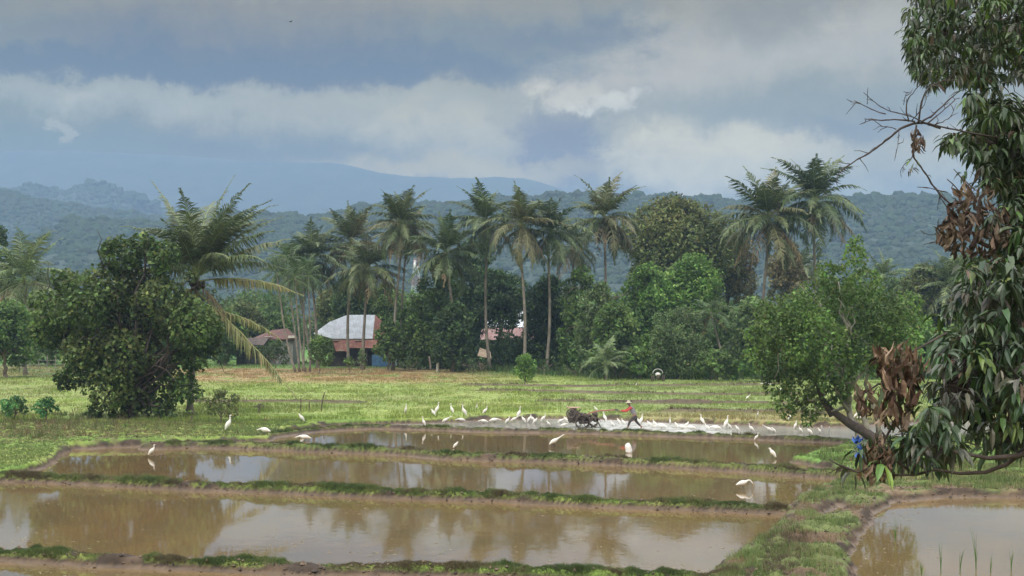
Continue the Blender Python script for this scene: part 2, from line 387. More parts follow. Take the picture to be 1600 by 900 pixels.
CHURN = water_mat('churned_water', .20, 2.6, 1.0, ((.15, .13, .10), (.24, .22, .18)))
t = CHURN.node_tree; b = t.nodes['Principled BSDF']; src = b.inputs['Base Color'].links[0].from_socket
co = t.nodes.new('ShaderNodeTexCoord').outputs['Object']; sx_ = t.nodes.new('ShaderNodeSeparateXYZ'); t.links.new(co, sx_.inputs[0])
foam_glare = M_(t, 'MULTIPLY', sstep(t, sx_.outputs[0], 1.0, 6.0), M_(t, 'SUBTRACT', 1.0, sstep(t, sx_.outputs[0], 10.5, 14.0)))  # plough's foam trail and the wet glare there, both put into the base colour
t.links.new(mixc(t, M_(t, 'MULTIPLY', foam_glare, sstep(t, noise(t, co, 1.3, 6, .7), .34, .56)), src, (.66, .66, .64)), b.inputs['Base Color'])
b4 = np.array(B4); ymax = b4[:, 1]
def sheet(name, pts_near, pts_far, m):
    n = len(pts_near); v = [(x, y, .01) for x, y in pts_near] + [(x, y, .01) for x, y in pts_far]
    q = [[i, i + 1, n + i + 1, n + i] for i in range(n - 1)]
    o = mesh(name, v, np.array(q), m); tag(o, kind='structure'); return o
xs = np.concatenate([[-70], b4[:, 0], [75]]); yy_ = np.concatenate([[b4[0, 1]], b4[:, 1], [b4[-1, 1]]])
xs = np.maximum.accumulate(xs)
sheet('paddy_water', [(x, 20) for x in xs], list(zip(xs, yy_)), WAT)
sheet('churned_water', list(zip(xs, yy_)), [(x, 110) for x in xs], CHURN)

# ------------------------------------------------------------------ hills (structure) and the woods that cover them
HILLM = mat('hill_forest', (.03, .045, .025), .95, var=.35, vscale=.02, bump=0)
TREEM = mat('hill_tree', rough=1, attr=True, spec=0)
_ico = bmesh.new(); bmesh.ops.create_icosphere(_ico, subdivisions=2, radius=1); _ico.verts.ensure_lookup_table()
ICO_V = np.array([v.co[:] for v in _ico.verts]); ICO_F = np.array([[v.index for v in f.verts] for f in _ico.faces]); _ico.free()
def hill(name, D, prof, depth, step, trees=0, rad=(4, 8), base_z=0.0, seed=0, px=(-700, 2300), tcol=(.045, .062, .036), amp=1.0):
    """a ridge whose crest stands at distance D; its near slope falls toward the camera over `depth` metres"""
    pxs = np.array([p[0] for p in prof], float); pys = np.array([p[1] for p in prof], float)
    xs = np.arange(at(px[0], 490, D)[0], at(px[1], 490, D)[0], step); n = len(xs); m = int(depth * 1.6 / step) + 2
    crest = np.interp(xs / D * F + XC, pxs, pys) + 5.0 * (fbm(xs / D * F / 26., xs * 0, seed + 40, 4) - .5); zc = H + (490 - crest) / F * D
    tt = np.linspace(-1, .6, m); Y = D + tt * depth
    X, YY = np.meshgrid(xs, Y); T = np.repeat(tt[:, None], n, 1)
    prof_t = np.where(T < 0, (1 - np.abs(T)) ** 1.15, 1 - 1.1 * T ** 1.5)
    sc_ = depth
    Z = base_z - 2 + (zc[None] - base_z + 2) * np.clip(prof_t, 0, 1) * (1 - .28 * amp * (1 - np.clip(prof_t, 0, 1)) * 0) \
        + amp * .22 * zc[None] * (fbm(X / sc_ * 4, YY / sc_ * 4, seed + 1, 5) - .5) * sm(np.abs(T), .02, .35) * sm(T, -1, -.8)
    Z += 5 * (fbm(X / 9, YY / 9, seed + 3, 2) - .5) * (step < 12)
    v = np.stack([X, YY, Z], -1).reshape(-1, 3); idx = np.arange(n * m).reshape(m, n)
    o = mesh(name, v, np.stack([idx[:-1, :-1], idx[:-1, 1:], idx[1:, 1:], idx[1:, :-1]], -1).reshape(-1, 4), HILLM, smooth=True)
    tag(o, kind='structure')
    if trees:
        k = trees; nc = k // 5
        xi = rng.uniform(xs[0], xs[-1], k); ti = np.concatenate([rng.uniform(-.06, .04, nc), -rng.uniform(0, 1, k - nc) ** 1.3 * .95])
        r = rng.uniform(rad[0], rad[1], k) * np.where(rng.random(k) < .08, 1.35, 1)
        r[:nc] *= np.where(rng.random(nc) < .06, 1.7, 1); jx = np.clip(((xi - xs[0]) / step).astype(int), 0, n - 1); jt = np.clip(((ti + 1) / 1.6 * (m - 1)).astype(int), 0, m - 1)
        zi = Z[jt, jx] + r * rng.uniform(-.1, .55, k)
        nv = len(ICO_V)
        jitt = 1 + .13 * rng.standard_normal((k, nv, 1))
        vv = ICO_V[None] * jitt * r[:, None, None] * np.array([1, 1, .85]) + np.stack([xi, D + ti * depth, zi], 1)[:, None]
        ff = (ICO_F[None] + (np.arange(k) * nv)[:, None, None]).reshape(-1, 3)
        cc = np.array(tcol) * rng.uniform(.82, 1.18, (k, 1)) * (1 + .04 * rng.standard_normal((k, 3)))
        w = mesh('forest', vv.reshape(-1, 3), ff, TREEM, col=np.repeat(np.clip(cc, .005, 1), nv, 0)); tag(w, 'dark broadleaf forest covering the hills beyond the village', 'forest', kind='stuff')
hill('hill_near', 1500, [(-700, 330), (250, 352), (330, 337), (400, 340), (450, 345), (490, 340), (560, 329), (620, 320), (700, 321), (760, 314), (860, 310), (900, 308),
    (1000, 312), (1060, 313), (1100, 311), (1150, 318), (1340, 312), (1400, 310), (1480, 312), (1600, 312), (2300, 330)], 560, 8, 15000, (2.2, 5.0), seed=3, px=(100, 1900))
hill('hill_wooded', 2150, [(-700, 290), (-200, 297), (0, 304), (50, 315), (100, 325), (160, 333), (230, 343), (300, 352), (400, 372), (700, 400), (1200, 420), (2300, 420)], 700, 12, 8000, (3, 6.5), seed=13, px=(-300, 700))
hill('hill_blue', 3000, [(-700, 300), (-60, 290), (0, 298), (40, 290), (90, 303), (120, 292), (150, 287), (180, 295), (215, 305), (240, 326), (300, 350), (500, 400), (2300, 430)], 750, 14, 4000, (4, 7.5), seed=23, px=(-300, 600))
hill('mountain', 4300, [(-700, 190), (-100, 232), (0, 236), (100, 234), (190, 238), (260, 242), (330, 247), (420, 252), (500, 253), (530, 254), (562, 261), (600, 270), (640, 275),
    (700, 277), (760, 276), (815, 277), (850, 286), (880, 297), (910, 315), (1000, 340), (1300, 400), (2300, 450)], 1000, 20, 0, (3, 5), seed=33, amp=.4, px=(-300, 1100))

hm = bpy.data.materials.new('haze'); hm.use_nodes = True; t = hm.node_tree; t.nodes.clear()
pv = t.nodes.new('ShaderNodeVolumePrincipled'); pv.inputs['Color'].default_value = (.375, .54, .835, 1); pv.inputs['Density'].default_value = HAZE_D
pv.inputs['Anisotropy'].default_value = .2
t.links.new(pv.outputs[0], t.nodes.new('ShaderNodeOutputMaterial').inputs['Volume'])
hz = MB().box(0, 2690, (HAZE_TOP - 3) / 2, 7600, 5600, HAZE_TOP + 3).build('haze', hm); tag(hz, 'thin blue haze filling the valley air', 'haze', kind='stuff')

# ------------------------------------------------------------------ foliage builders
def unit(v): return v / (np.linalg.norm(v, axis=-1, keepdims=True) + 1e-9)
def leaf_cards(C, dirs, nrm, ln, wd, col):
    """diamond leaves: centre C, long axis dirs, face normal nrm; folded a little along the midrib"""
    side = unit(np.cross(dirs, nrm)); ln = ln[:, None]; wd = wd[:, None]; up = np.cross(side, dirs)
    a = C - dirs * ln * .5; b_ = C + side * wd * .5 + up * wd * .12; c_ = C + dirs * ln * .5; d_ = C - side * wd * .5 + up * wd * .12
    v = np.stack([a, b_, c_, d_], 1).reshape(-1, 3); q = np.arange(len(C) * 4).reshape(-1, 4)
    return v, q, np.repeat(col, 4, 0)
def tint(n, base, var=.3, hue=.1):
    b_ = np.asarray(base, float); k = np.exp(rng.normal(0, var, (n, 1)))
    return np.clip(b_ * k * (1 + rng.normal(0, hue, (n, 3))), .004, .7)
def crown_points(blobs, dens, squash=.8, clump=.42):
    """points in lumpy shells around each blob; blobs = (centre, radius)"""
    P, Nn, I = [], [], []
    for i, (c, r) in enumerate(blobs):
        n = int(dens * r * r * 12.6)
        d = unit(rng.normal(size=(n, 3))); s = rng.uniform(0, 1, n) ** .45
        rr = r * (.45 + .6 * s)
        p = d * rr[:, None]
        lump = fbm((p[:, 0] + c[0]) / (r * clump + .1), (p[:, 2] + c[2]) / (r * clump + .1) + (p[:, 1] + c[1]) * .9, 3 + i, 2)
        p *= (0.62 + .8 * lump)[:, None]; p[:, 2] *= squash
        keep = (lump > .33) & (rng.random(n) < np.clip(1.3 - .5 * s, 0, 1))
        P.append(p[keep] + c); Nn.append(d[keep]); I.append(np.full(keep.sum(), i))
    return np.concatenate(P), np.concatenate(Nn), np.concatenate(I)
def make_crown(root, name, blobs, dens, leaf, cols, matl=None, aspect=.5, squash=.85, var=.3, rise=.3, loc=None):
    P, Nn, I = crown_points(blobs, dens, squash); n = len(P)
    dirs = unit(Nn * .6 + rng.normal(size=(n, 3)) * .8 + [0, 0, -.25]); nr = unit(Nn * .8 + rng.normal(size=(n, 3)) * .7 + [0, 0, rise])
    pal = np.asarray(cols, float) * 1.12
    bi = rng.integers(0, len(pal), len(blobs)); base = np.where((rng.random(n) < .6)[:, None], pal[bi[I]], pal[rng.integers(0, len(pal), n)])
    k = np.exp(rng.normal(0, .12, (len(blobs), 1)))[I] * np.exp(rng.normal(0, var, (n, 1)))
    # sprays of young leaves in patches
    yg = fbm(P[:, 0] * 1.3 + 9, P[:, 2] * 1.3 + P[:, 1], 91, 2)
    col = np.clip(base * k * (1 + .5 * sm(yg, .5, .68))[:, None] * (1 + rng.normal(0, .07, (n, 3))), .004, .6)
    ln = leaf * rng.uniform(.7, 1.35, n)
    v, q, c = leaf_cards(P, dirs, nr, ln, ln * aspect, col)
    return mesh(name, v, q, matl or LEAF, root, c)
def limb(a, b, n=7, sag=.1, wob=.12):
    a = np.asarray(a, float); b = np.asarray(b, float); t_ = np.linspace(0, 1, n)[:, None]; L = np.linalg.norm(b - a)
    p = a + (b - a) * t_; p[:, 2] += (sag * L * np.sin(t_ * np.pi))[:, 0]
    w = rng.normal(size=(n, 3)) * wob * L * .12; w[0] = w[-1] = 0
    return p + w
def make_trunk(root, base, forks, tips, r0, m, lean=(0, 0), name='trunk'):
    """trunk from base to fork height, then a limb to every tip"""
    mb = MB(); base = np.asarray(base, float)
    fork = base + np.array([lean[0], lean[1], forks]); tr = limb(base - [0, 0, .25], fork, 8, 0, .25)
    mb.tube(tr, np.linspace(r0 * 1.15, r0 * .75, 8) * np.array([1.35, 1.1, 1, 1, 1, 1, 1, 1]), 9)
    for tp in tips:
        k = rng.integers(5, 8); s = tr[k]; tp = np.asarray(tp, float); p = limb(s, tp, 8, .06, .35)
        mb.tube(p, np.linspace(r0 * .55, r0 * .12, 8), 6)
        for _ in range(3):
            i = rng.integers(3, 7); L = np.linalg.norm(tp - s) * .35; e = p[i] + unit(rng.normal(size=3) + [0, 0, .4]) * L
            mb.tube(limb(p[i], e, 5, .05, .4), np.linspace(r0 * .22, r0 * .06, 5), 5)
    return mb.build(name, m, root, smooth=True)
def shift(blobs, o): return [(np.asarray(c) - o, r) for c, r in blobs]
def tree_px(name, label, cat, cx, top, bot, hw, D, cols, leaf=.42, dens=24, group=None, nb=None, aspect=.5, bark=None, r0=.2, flat=.0, low=.12, var=.3, seed=0, blobs=None, squash=.85, trunk_x=None):
    """broadleaf tree whose crown spans cx-hw..cx+hw, top..bot as seen at distance D"""
    s = ppm(D); b0 = at(cx if trunk_x is None else trunk_x, 575, D); b0[2] = float(height(b0[0:1], b0[1:2])[0][0])
    root = empty(name, tuple(b0), label, cat, group)
    zt, zb = at(cx, top, D)[2], max(at(cx, bot, D)[2], b0[2] + .3); R_ = hw / s; hgt = zt - zb; c0 = at(cx, 500, D)[0]
    if blobs is None:
        nb = nb or int(np.clip(8 + R_ * 2.2, 9, 22)); blobs = []
        rm = min(R_, hgt * .5)
        for i in range(nb):
            a = i * 2.399 + seed; f = (i + .5) / nb; h_ = f ** .8                     # low to high
            env = math.sqrt(max(0, 1 - abs(2 * h_ - .85) ** 2.2 * .72))
            rr = rm * rng.uniform(.30, .46) * (1.05 - .35 * h_)
            rad = (R_ - rr) * env * rng.uniform(.55, 1)
            z = zb + rr * .6 + (hgt - 1.6 * rr) * h_
            blobs.append((np.array([c0 + math.cos(a) * rad, D + math.sin(a) * rad * .8, z]), rr * 1.3))
        blobs.append((np.array([c0, D, zb + hgt * .5]), rm * .62)); blobs.append((np.array([c0 + rng.uniform(-.2, .2) * R_, D, zt - rm * .32]), rm * .36))
    bl = shift(blobs, b0)
    make_crown(root, 'crown', bl, dens, leaf, cols, aspect=aspect, var=var, squash=squash)
    tips = [c for c, r in bl[::max(1, len(bl) // 8)]]
    make_trunk(root, (0, 0, 0), max(.6, (zb - b0[2]) + hgt * .18), tips, r0, bark or BARK)
    return root
def frond(v_list, base, az_, el0, L, bend, nl=34, lw=.12, drop=.6, col=(.1, .14, .05), ragged=0.0, tilt=0, ll=.2, dead=False):
    """one pinnate frond appended to MB v_list"""
    n = 13; t_ = np.linspace(0, 1, n); e = el0 - bend * t_ ** 1.25; ds_ = L / (n - 1)
    hx = np.concatenate([[0], np.cumsum(np.cos(e[:-1]) * ds_)]); hz_ = np.concatenate([[0], np.cumsum(np.sin(e[:-1]) * ds_)])
    az_v = az_; h = np.array([math.cos(az_), math.sin(az_), 0]); P = np.asarray(base) + h * hx[:, None] + np.array([0, 0, 1.]) * hz_[:, None]
    s0 = np.array([-h[1], h[0], 0]); tilt = tilt + rng.normal(0, .07); P = P + s0 * (tilt * L * t_ ** 2)[:, None] + rng.normal(0, .006 * L, (n, 3)) * t_[:, None]
    stem = np.clip(np.array(col) * (2.0 if not dead else 1.5) + [.02, .02, 0], 0, .5)
    v_list.tube(P, np.linspace(.045, .01, n) * (L / 5) ** .5, 4, c=stem, caps=False)
    k = nl; u = np.linspace(.13, .995, k); ip = lambda A: np.stack([np.interp(u, t_, A[:, j]) for j in range(3)], 1)
    C = ip(P); T = unit(ip(np.gradient(P, axis=0))); up = unit(np.cross(s0, T)); up = np.where(up[:, 2:3] < 0, -up, up)
    side = unit(np.cross(T, up)); prof = np.sin(np.clip(u * 1.02 + .12, 0, 1) ** .75 * np.pi) ** .55 * .9 + .12
    for sgn in (-1, 1):
        ok = rng.random(k) > ragged
        lg = (L * ll * prof * rng.uniform(.75, 1.2, k))[ok][:, None]; Ck = C[ok]; m_ = ok.sum()
        d0 = unit(side[ok] * sgn * 1.0 + T[ok] * rng.uniform(.5, 1.1, (m_, 1)) + up[ok] * (.35 - .6 * drop) + rng.normal(0, .08, (m_, 3)))
        d1 = unit(d0 * (1 - drop * .7) + np.array([0, 0, -1.]) * drop * rng.uniform(.8, 1.7, (m_, 1)) + rng.normal(0, .08, (m_, 3)))
        w = lw * L / 5 * 1.0; mid = Ck + d0 * lg * .45; tip = mid + d1 * lg * .6; wv = T[ok] * w * .5
        v = np.stack([Ck - wv * .6, Ck + wv * .6, mid + wv, mid - wv, tip + wv * .1, tip - wv * .1], 1).reshape(-1, 3)
        i = np.arange(m_)[:, None] * 6; q = np.concatenate([i + [0, 1, 2, 3], i + [3, 2, 4, 5]])
        cc = np.repeat(np.clip(np.array(col) * np.exp(rng.normal(0, .22, (m_, 1))) * (1 + rng.normal(0, .06, (m_, 3))), .01, .6), 6, 0)
        v_list.add(v, q, None, cc)
def palm(label, cxp, cyp, D, bx, L, nf=26, upright=1.0, droop=1.0, dead=3, group='tall coconut palms along the tree line', cols=((.10, .145, .055), (.13, .16, .065), (.085, .12, .05)), r0=.17, skip=None, nl=46, nuts=True, name='coconut_palm', base_z=None, sway=0.0, ll=.24, lean=None):
    top = at(cxp, cyp, D); b0 = at(bx, 575, D); b0[2] = float(height(b0[0:1], b0[1:2])[0][0]) if base_z is None else base_z
    root = empty(name, tuple(b0), label, 'palm tree', group)
    L *= 1.32 if name == 'coconut_palm' else 1.2; nf = int(nf * 1.25)
    tp = top - b0; n = 14; t_ = np.linspace(0, 1, n)[:, None]; P = np.concatenate([tp[None, :2] * (t_ ** .8 if lean is None else t_ ** lean), tp[2] * t_], 1); P[0, 2] -= .3
    P[:, 0] += .25 * np.sin(t_[:, 0] * np.pi * 1.5) * rng.uniform(-1, 1)
    r = np.linspace(r0 * 1.15, r0 * .62, n); r[0] *= 1.5; r[1] *= 1.1
    MB().tube(P, r, 9).build('trunk', TRUNKP, root, smooth=True)
    mb = MB()
    for i in range(nf):
        f = (i + .5) / nf; a = i * 2.39996 + rng.uniform(-.25, .25)
        el_ = R(84 - 124 * f ** .85 * droop + 6 * upright) + rng.normal(0, .16); bend = R(44 + 50 * f) * rng.uniform(.55, 1.45)
        if math.cos(a) * sway < 0: el_ += .18 * abs(sway)
        frond(mb, tp + [0, 0, -.35 * f], a, el_, L * rng.uniform(.75, 1.1) * (.78 + .22 * min(1, f * 3)), bend, nl, drop=.26 + .42 * f, col=cols[rng.integers(len(cols))], ragged=.04 + .1 * f, ll=ll)
    mb.build('crown', PALM, root)
    if dead:
        md = MB()
        for i in range(dead):
            frond(md, tp + [0, 0, -.45], rng.uniform(0, 6.28), R(rng.uniform(-50, -20)), L * rng.uniform(.75, .95), R(rng.uniform(25, 45)), 24, drop=.95, col=(.20, .145, .085), ragged=.35, dead=True, ll=ll)
        md.build('dead_fronds', DRY, root)
    if nuts:
        mn = MB()
        for i in range(9):
            a = i * .7; c0 = tp + np.array([math.cos(a) * .16, math.sin(a) * .16, -.42 - .22 * rng.random()])
            mn.add(ICO_V * (.14, .14, .17) + c0, None, ICO_F, (.16, .15, .06))
        mn.build('coconuts', LEAF, root, smooth=True)
    return root

# ------------------------------------------------------------------ palms
GG = ((.08, .12, .046), (.105, .14, .058), (.065, .095, .038))
OL = ((.10, .13, .05), (.125, .15, .062), (.08, .11, .043), (.14, .14, .066))
LT = ((.14, .20, .075), (.17, .21, .09), (.11, .15, .06))
palm('coconut palm with light fronds at the far left edge of the trees', 38, 436, 158, 40, 5.6, 30, cols=LT, dead=2, nl=30)
palm('coconut palm with mid green fronds behind the white roofed house, left of two overlapping ones', 548, 378, 180, 545, 4.6, 26, cols=OL)
palm('shorter coconut palm just right of and below its taller neighbour above the white roof', 574, 418, 172, 566, 4.4, 26, cols=OL, dead=6)
palm('broad coconut palm crown directly left of the white roof, behind slender areca palms', 487, 402, 178, 497, 4.6, 28, cols=GG, dead=4)
palm('coconut palm half hidden behind the slender areca palms, left of the white roof', 462, 416, 190, 488, 4.4, 24, cols=GG)
palm('very tall slim coconut palm with brown skirt standing right of the white roofed house', 627, 348, 170, 614, 4.3, 30, dead=7, cols=OL, r0=.15)
palm('second slim coconut trunk close beside the tall palm right of the white roof', 633, 362, 178, 626, 3.8, 18, dead=4, cols=OL, r0=.13)
palm('leaning coconut palm with low wide crown between the house and the dark trees', 697, 393, 166, 722, 4.5, 24, droop=1.0, dead=2, cols=GG)
palm('tall coconut palm with an uneven crown, first one right of the leaning palm', 757, 345, 168, 766, 4.3, 26, cols=GG, dead=3)
palm('tall coconut palm with star shaped crown above the pinkish hidden roof', 815, 350, 164, 819, 4.4, 26, cols=OL, dead=3)
palm('coconut palm with dense grey green crown, left neighbour of the one with brown fronds', 860, 362, 166, 853, 4.2, 26, cols=GG, dead=3, sway=.5)
palm('small coconut palm crown squeezed between two taller palms left of the big olive tree', 895, 385, 178, 902, 3.8, 22, cols=OL, dead=5)
palm('tall coconut palm with hanging dry brown fronds beside the big olive tree', 944, 338, 172, 951, 4.8, 28, cols=OL, dead=9)
palm('large coconut palm with heavy drooping yellow brown fronds, left of the rightmost pair', 1200, 338, 170, 1188, 5.8, 32, cols=OL, dead=9, r0=.2)
palm('large coconut palm with arching grey green fronds, right of the rightmost pair', 1275, 312, 172, 1266, 5.6, 30, cols=GG, dead=4, r0=.19)
palm('faint distant coconut palm above the light green tree on the right', 1380, 432, 235, 1380, 4.2, 22, cols=LT, dead=0)
palm('distant coconut palm partly hidden by the dark mango leaves', 1484, 440, 190, 1490, 4.8, 22, cols=LT, dead=2)
palm('distant low coconut palm left of the big brown olive tree', 1252, 420, 215, 1250, 4.4, 20, cols=OL, dead=6)
palm('young coconut palm with pale fronds low at the field edge', 946, 566, 146, 946, 2.7, 15, upright=1, droop=.8, dead=0, cols=LT, nuts=False, group='young palms at the field edge', r0=.12)
palm('young palm with dull fronds right of the paler young palm at the field edge', 985, 560, 150, 985, 2.4, 14, dead=1, cols=GG, nuts=False, group='young palms at the field edge', r0=.12)
for lx, (tx, ty, bx, D, lab) in enumerate(((430, 424, 463, 164, 'slender areca palm leaning left, lowest and leftmost of its clump'), (447, 402, 469, 165, 'slender areca palm with crooked trunk, second from the left in its clump'),
        (459, 432, 478, 163, 'slender areca palm, low crown in the middle of its clump'), (475, 418, 474, 168, 'slender straight areca palm behind the middle of its clump'), (483, 428, 484, 166, 'slender straight areca palm, rightmost of its clump'))):
    palm(lab, tx, ty, D, bx, 2.3, 13, upright=1.2, droop=1.0, dead=0, cols=((.06, .105, .035), (.075, .125, .04)), r0=.095, nl=22, nuts=False, group='areca palms left of the white roof', name='areca_palm', ll=.3)
palm('slender palm with small dark crown on a pale trunk leaning left before the green trees', 1110, 487, 148, 1144, 2.4, 14, droop=1.15, dead=3, cols=((.06, .105, .035), (.08, .12, .045)), r0=.12, nuts=False, name='areca_palm', group='areca palms left of the white roof' if False else None, ll=.28)

# the big leaning coconut palm behind the dark tree on the left
def near_palm():
    D = 96; top = at(308, 432, D); b0 = at(296, 575, D); b0[2] = .35; tp = top - b0
    root = empty('coconut_palm', tuple(b0), 'large wind blown coconut palm with broken hanging fronds behind the dark round tree', 'palm tree')
    n = 14; t_ = np.linspace(0, 1, n)[:, None]; P = np.concatenate([tp[None, :2] * t_ ** .8, tp[2] * t_], 1); P[0, 2] -= .3
    r = np.linspace(.21, .15, n); r[0] = .32; MB().tube(P, r, 10).build('trunk', TRUNKP, root, smooth=True)
    s = ppm(D); mb = MB(); A = math.pi
    # (azimuth deg: 0 = right, 90 = away), start elevation, length, bend
    spec = []
    for i in range(13): spec.append((rng.uniform(-120, 120), rng.uniform(50, 88), rng.uniform(4.2, 5.4), rng.uniform(30, 75)))
    spec += [(170, 76, 5.6, 28), (160, 66, 5.0, 70), (20, 52, 5.4, 30), (-15, 44, 5.2, 34), (10, 36, 5.2, 38), (-30, 32, 4.9, 46), (30, 26, 5, 40), (-60, 40, 4.2, 60), (-120, 30, 4, 70), (200, 35, 4.8, 60), (175, 48, 5.2, 78),
             (60, 40, 4.6, 60), (120, 40, 4.6, 60), (-90, 12, 3.6, 60), (5, 60, 5.6, 30), (-5, 68, 5.7, 40), (45, 60, 5.4, 42), (-45, 58, 5.2, 42), (-20, 74, 5.6, 30), (15, 80, 5.6, 26), (140, 70, 5, 34), (-160, 60, 4.8, 50)]
    for a, e, L, bd in spec:
        frond(mb, tp, R(a + rng.uniform(-6, 6)), R(e), L * 1.22, R(bd) * rng.uniform(.9, 1.4), 64, lw=.07, ll=.21, drop=.36 + .3 * (e < 50), col=((.12, .155, .072), (.15, .18, .09), (.10, .13, .06))[rng.integers(3)], ragged=.06)
    mb.build('crown', PALM, root)
    # long broken fronds: mostly bare ribs with leaflets hanging on one side
    for a, e, L, bd, dz, rg in ((-6, -40, 9.2, 18, -1.0, .4), (2, 8, 6.8, 40, -.3, .3), (6, -8, 5.8, 34, -1.9, .5), (172, 22, 6.0, 70, 0, .4)):
        m2 = MB(); frond(m2, tp + [0, 0, dz], R(a), R(e), L, R(bd), 60, lw=.09, drop=1.0, col=(.22, .22, .10), ragged=rg * .6, dead=True, ll=.15); m2.build('broken_frond', DRY, root)
    md = MB()
    for k in range(5): frond(md, tp + [0, 0, -.5], rng.uniform(0, 6.28), R(-35), 3.4, R(40), 26, drop=.95, col=(.17, .13, .08), ragged=.3, dead=True)
    md.build('dead_fronds', DRY, root)
    mn = MB()
    for i in range(14):
        a = rng.uniform(0, 6.28); mn.add(ICO_V * (.14, .14, .17) + tp + [math.cos(a) * .4, math.sin(a) * .4, -.35 - .45 * rng.random()], None, ICO_F, (.10, .085, .045))
    mn.build('coconuts', LEAF, root, smooth=True)
near_palm()

# ------------------------------------------------------------------ trees beyond the field
G = {'dark': [(.05, .085, .03), (.06, .10, .035), (.04, .07, .026)], 'mid': [(.085, .145, .04), (.11, .165, .045), (.07, .115, .032)], 'bright': [(.12, .21, .045), (.14, .235, .055), (.09, .16, .04)],
     'olive': [(.105, .13, .045), (.13, .14, .05), (.085, .11, .04)], 'grey': [(.12, .175, .07), (.14, .19, .075), (.09, .14, .05)], 'brown': [(.15, .13, .06), (.135, .115, .055), (.11, .11, .05)]}
GT = 'broadleaf trees beyond the field'
for cx, top, bot, hw, D, g, lab, kw in (
    (-12, 352, 560, 42, 168, 'dark', 'dark tree cut off by the left edge of the view, behind the light palm', {}),
    (8, 472, 566, 62, 150, 'mid', 'low bushy tree under the light palm at the far left', {}),
    (80, 480, 562, 55, 185, 'mid', 'bushy tree at the field edge right of the far left palm', {}),
    (190, 470, 566, 90, 195, 'mid', 'wide bushy tree at the field edge hidden behind the dark round tree', {}),
    (300, 452, 566, 60, 215, 'dark', 'dark tree far behind the trunk of the large wind blown palm', {}),
    (378, 470, 560, 48, 210, 'olive', 'yellowish bushy tree behind the red roofed house', {}),
    (352, 482, 568, 36, 185, 'mid', 'bushy tree left of the red roofed house', {}),
    (425, 486, 545, 40, 215, 'mid', 'rounded tree behind the red roof and the areca palms', {}),
    (524, 446, 520, 40, 212, 'olive', 'yellow green tree behind the left end of the white roof', {}),
    (552, 424, 520, 38, 205, 'dark', 'dark tree behind the ridge of the white roof', {}),
    (602, 444, 530, 42, 205, 'mid', 'mid green tree behind the right end of the white roof', {}),
    (607, 500, 566, 24, 168, 'mid', 'leafy tree growing over the rusty right end of the house', {'r0': .1}),
    (655, 462, 574, 42, 172, 'mid', 'rounded tree right of the white roofed house', {}),
    (690, 402, 576, 42, 176, 'mid', 'tall green tree under the leaning palm', {}),
    (735, 372, 572, 46, 186, 'dark', 'tall very dark open tree right of the leaning palm', {'dens': 15, 'leaf': .5}),
    (708, 470, 580, 40, 164, 'dark', 'dark low tree behind the trunk of the leaning palm', {}),
    (782, 420, 515, 52, 184, 'dark', 'dark crown overhanging the pinkish hidden roof', {'dens': 22}),
    (795, 520, 584, 52, 178, 'dark', 'dark shrubby tree in front of the hidden house', {'r0': .12}),
    (852, 430, 586, 46, 172, 'dark', 'dark tree behind the palm with grey green crown', {}),
    (905, 418, 590, 42, 166, 'mid', 'tall green tree between two palms left of the vine covered tree', {}),
    (935, 440, 592, 40, 158, 'grey', 'vine covered grey green tree under the palm with brown fronds', {}),
    (1062, 306, 470, 100, 192, 'olive', 'huge olive brown domed tree rising above all the others', {'dens': 17, 'leaf': .48, 'r0': .5, 'nb': 24}),
    (1140, 360, 470, 46, 196, 'brown', 'brownish tree beside the huge olive domed tree', {'dens': 22}),
    (1008, 410, 590, 52, 168, 'bright', 'bright green tree left below the huge olive domed tree', {}),
    (1075, 398, 560, 66, 172, 'bright', 'widest bright green tree in front of the huge olive domed tree', {}),
    (960, 470, 596, 46, 152, 'mid', 'green tree with dark gaps behind the young pale palm', {}),
    (1060, 478, 602, 56, 148, 'grey', 'grey green rounded tree above the small white tractor', {'leaf': .28, 'dens': 32}),
    (1122, 470, 596, 50, 158, 'mid', 'mid green tree behind the slender leaning pale trunk', {}),
    (1000, 540, 602, 40, 146, 'mid', 'low bushy tree at the field edge left of the small white tractor', {'r0': .1}),
    (1120, 545, 606, 42, 144, 'mid', 'low bushy tree at the field edge right of the small white tractor', {'r0': .1}),
    (1228, 372, 470, 34, 200, 'brown', 'brown crowned tree between the two large palms on the right', {}),
    (1185, 462, 600, 52, 152, 'grey', 'grey green tree under the heavy drooping palm', {}),
    (1190, 540, 606, 40, 142, 'bright', 'bright low tree at the field edge beside the light green tree', {'r0': .1}),
    (1262, 452, 600, 52, 160, 'mid', 'green tree hidden behind the light green tree', {}),
    (1340, 446, 600, 56, 178, 'mid', 'far green tree showing above the light green tree', {}),
    (1405, 432, 590, 46, 200, 'grey', 'pale grey green far tree right of the light green tree', {}),
    (1450, 412, 590, 56, 192, 'olive', 'olive topped far tree beside the dark mango leaves', {}),
    (1425, 490, 610, 60, 150, 'bright', 'green field edge tree behind the hanging dry leaves', {}),
    (1515, 400, 600, 60, 196, 'mid', 'far tree mostly hidden behind the mango leaves', {}),
    (1590, 410, 600, 60, 180, 'dark', 'dark far tree at the right edge behind the mango leaves', {}),
    (1520, 500, 612, 60, 150, 'mid', 'lower far tree behind the mango leaves near the right edge', {})):
    tree_px('broadleaf_tree', lab, 'tree', cx, top, bot, hw, D, G[g], group=GT, seed=cx % 7, **kw)

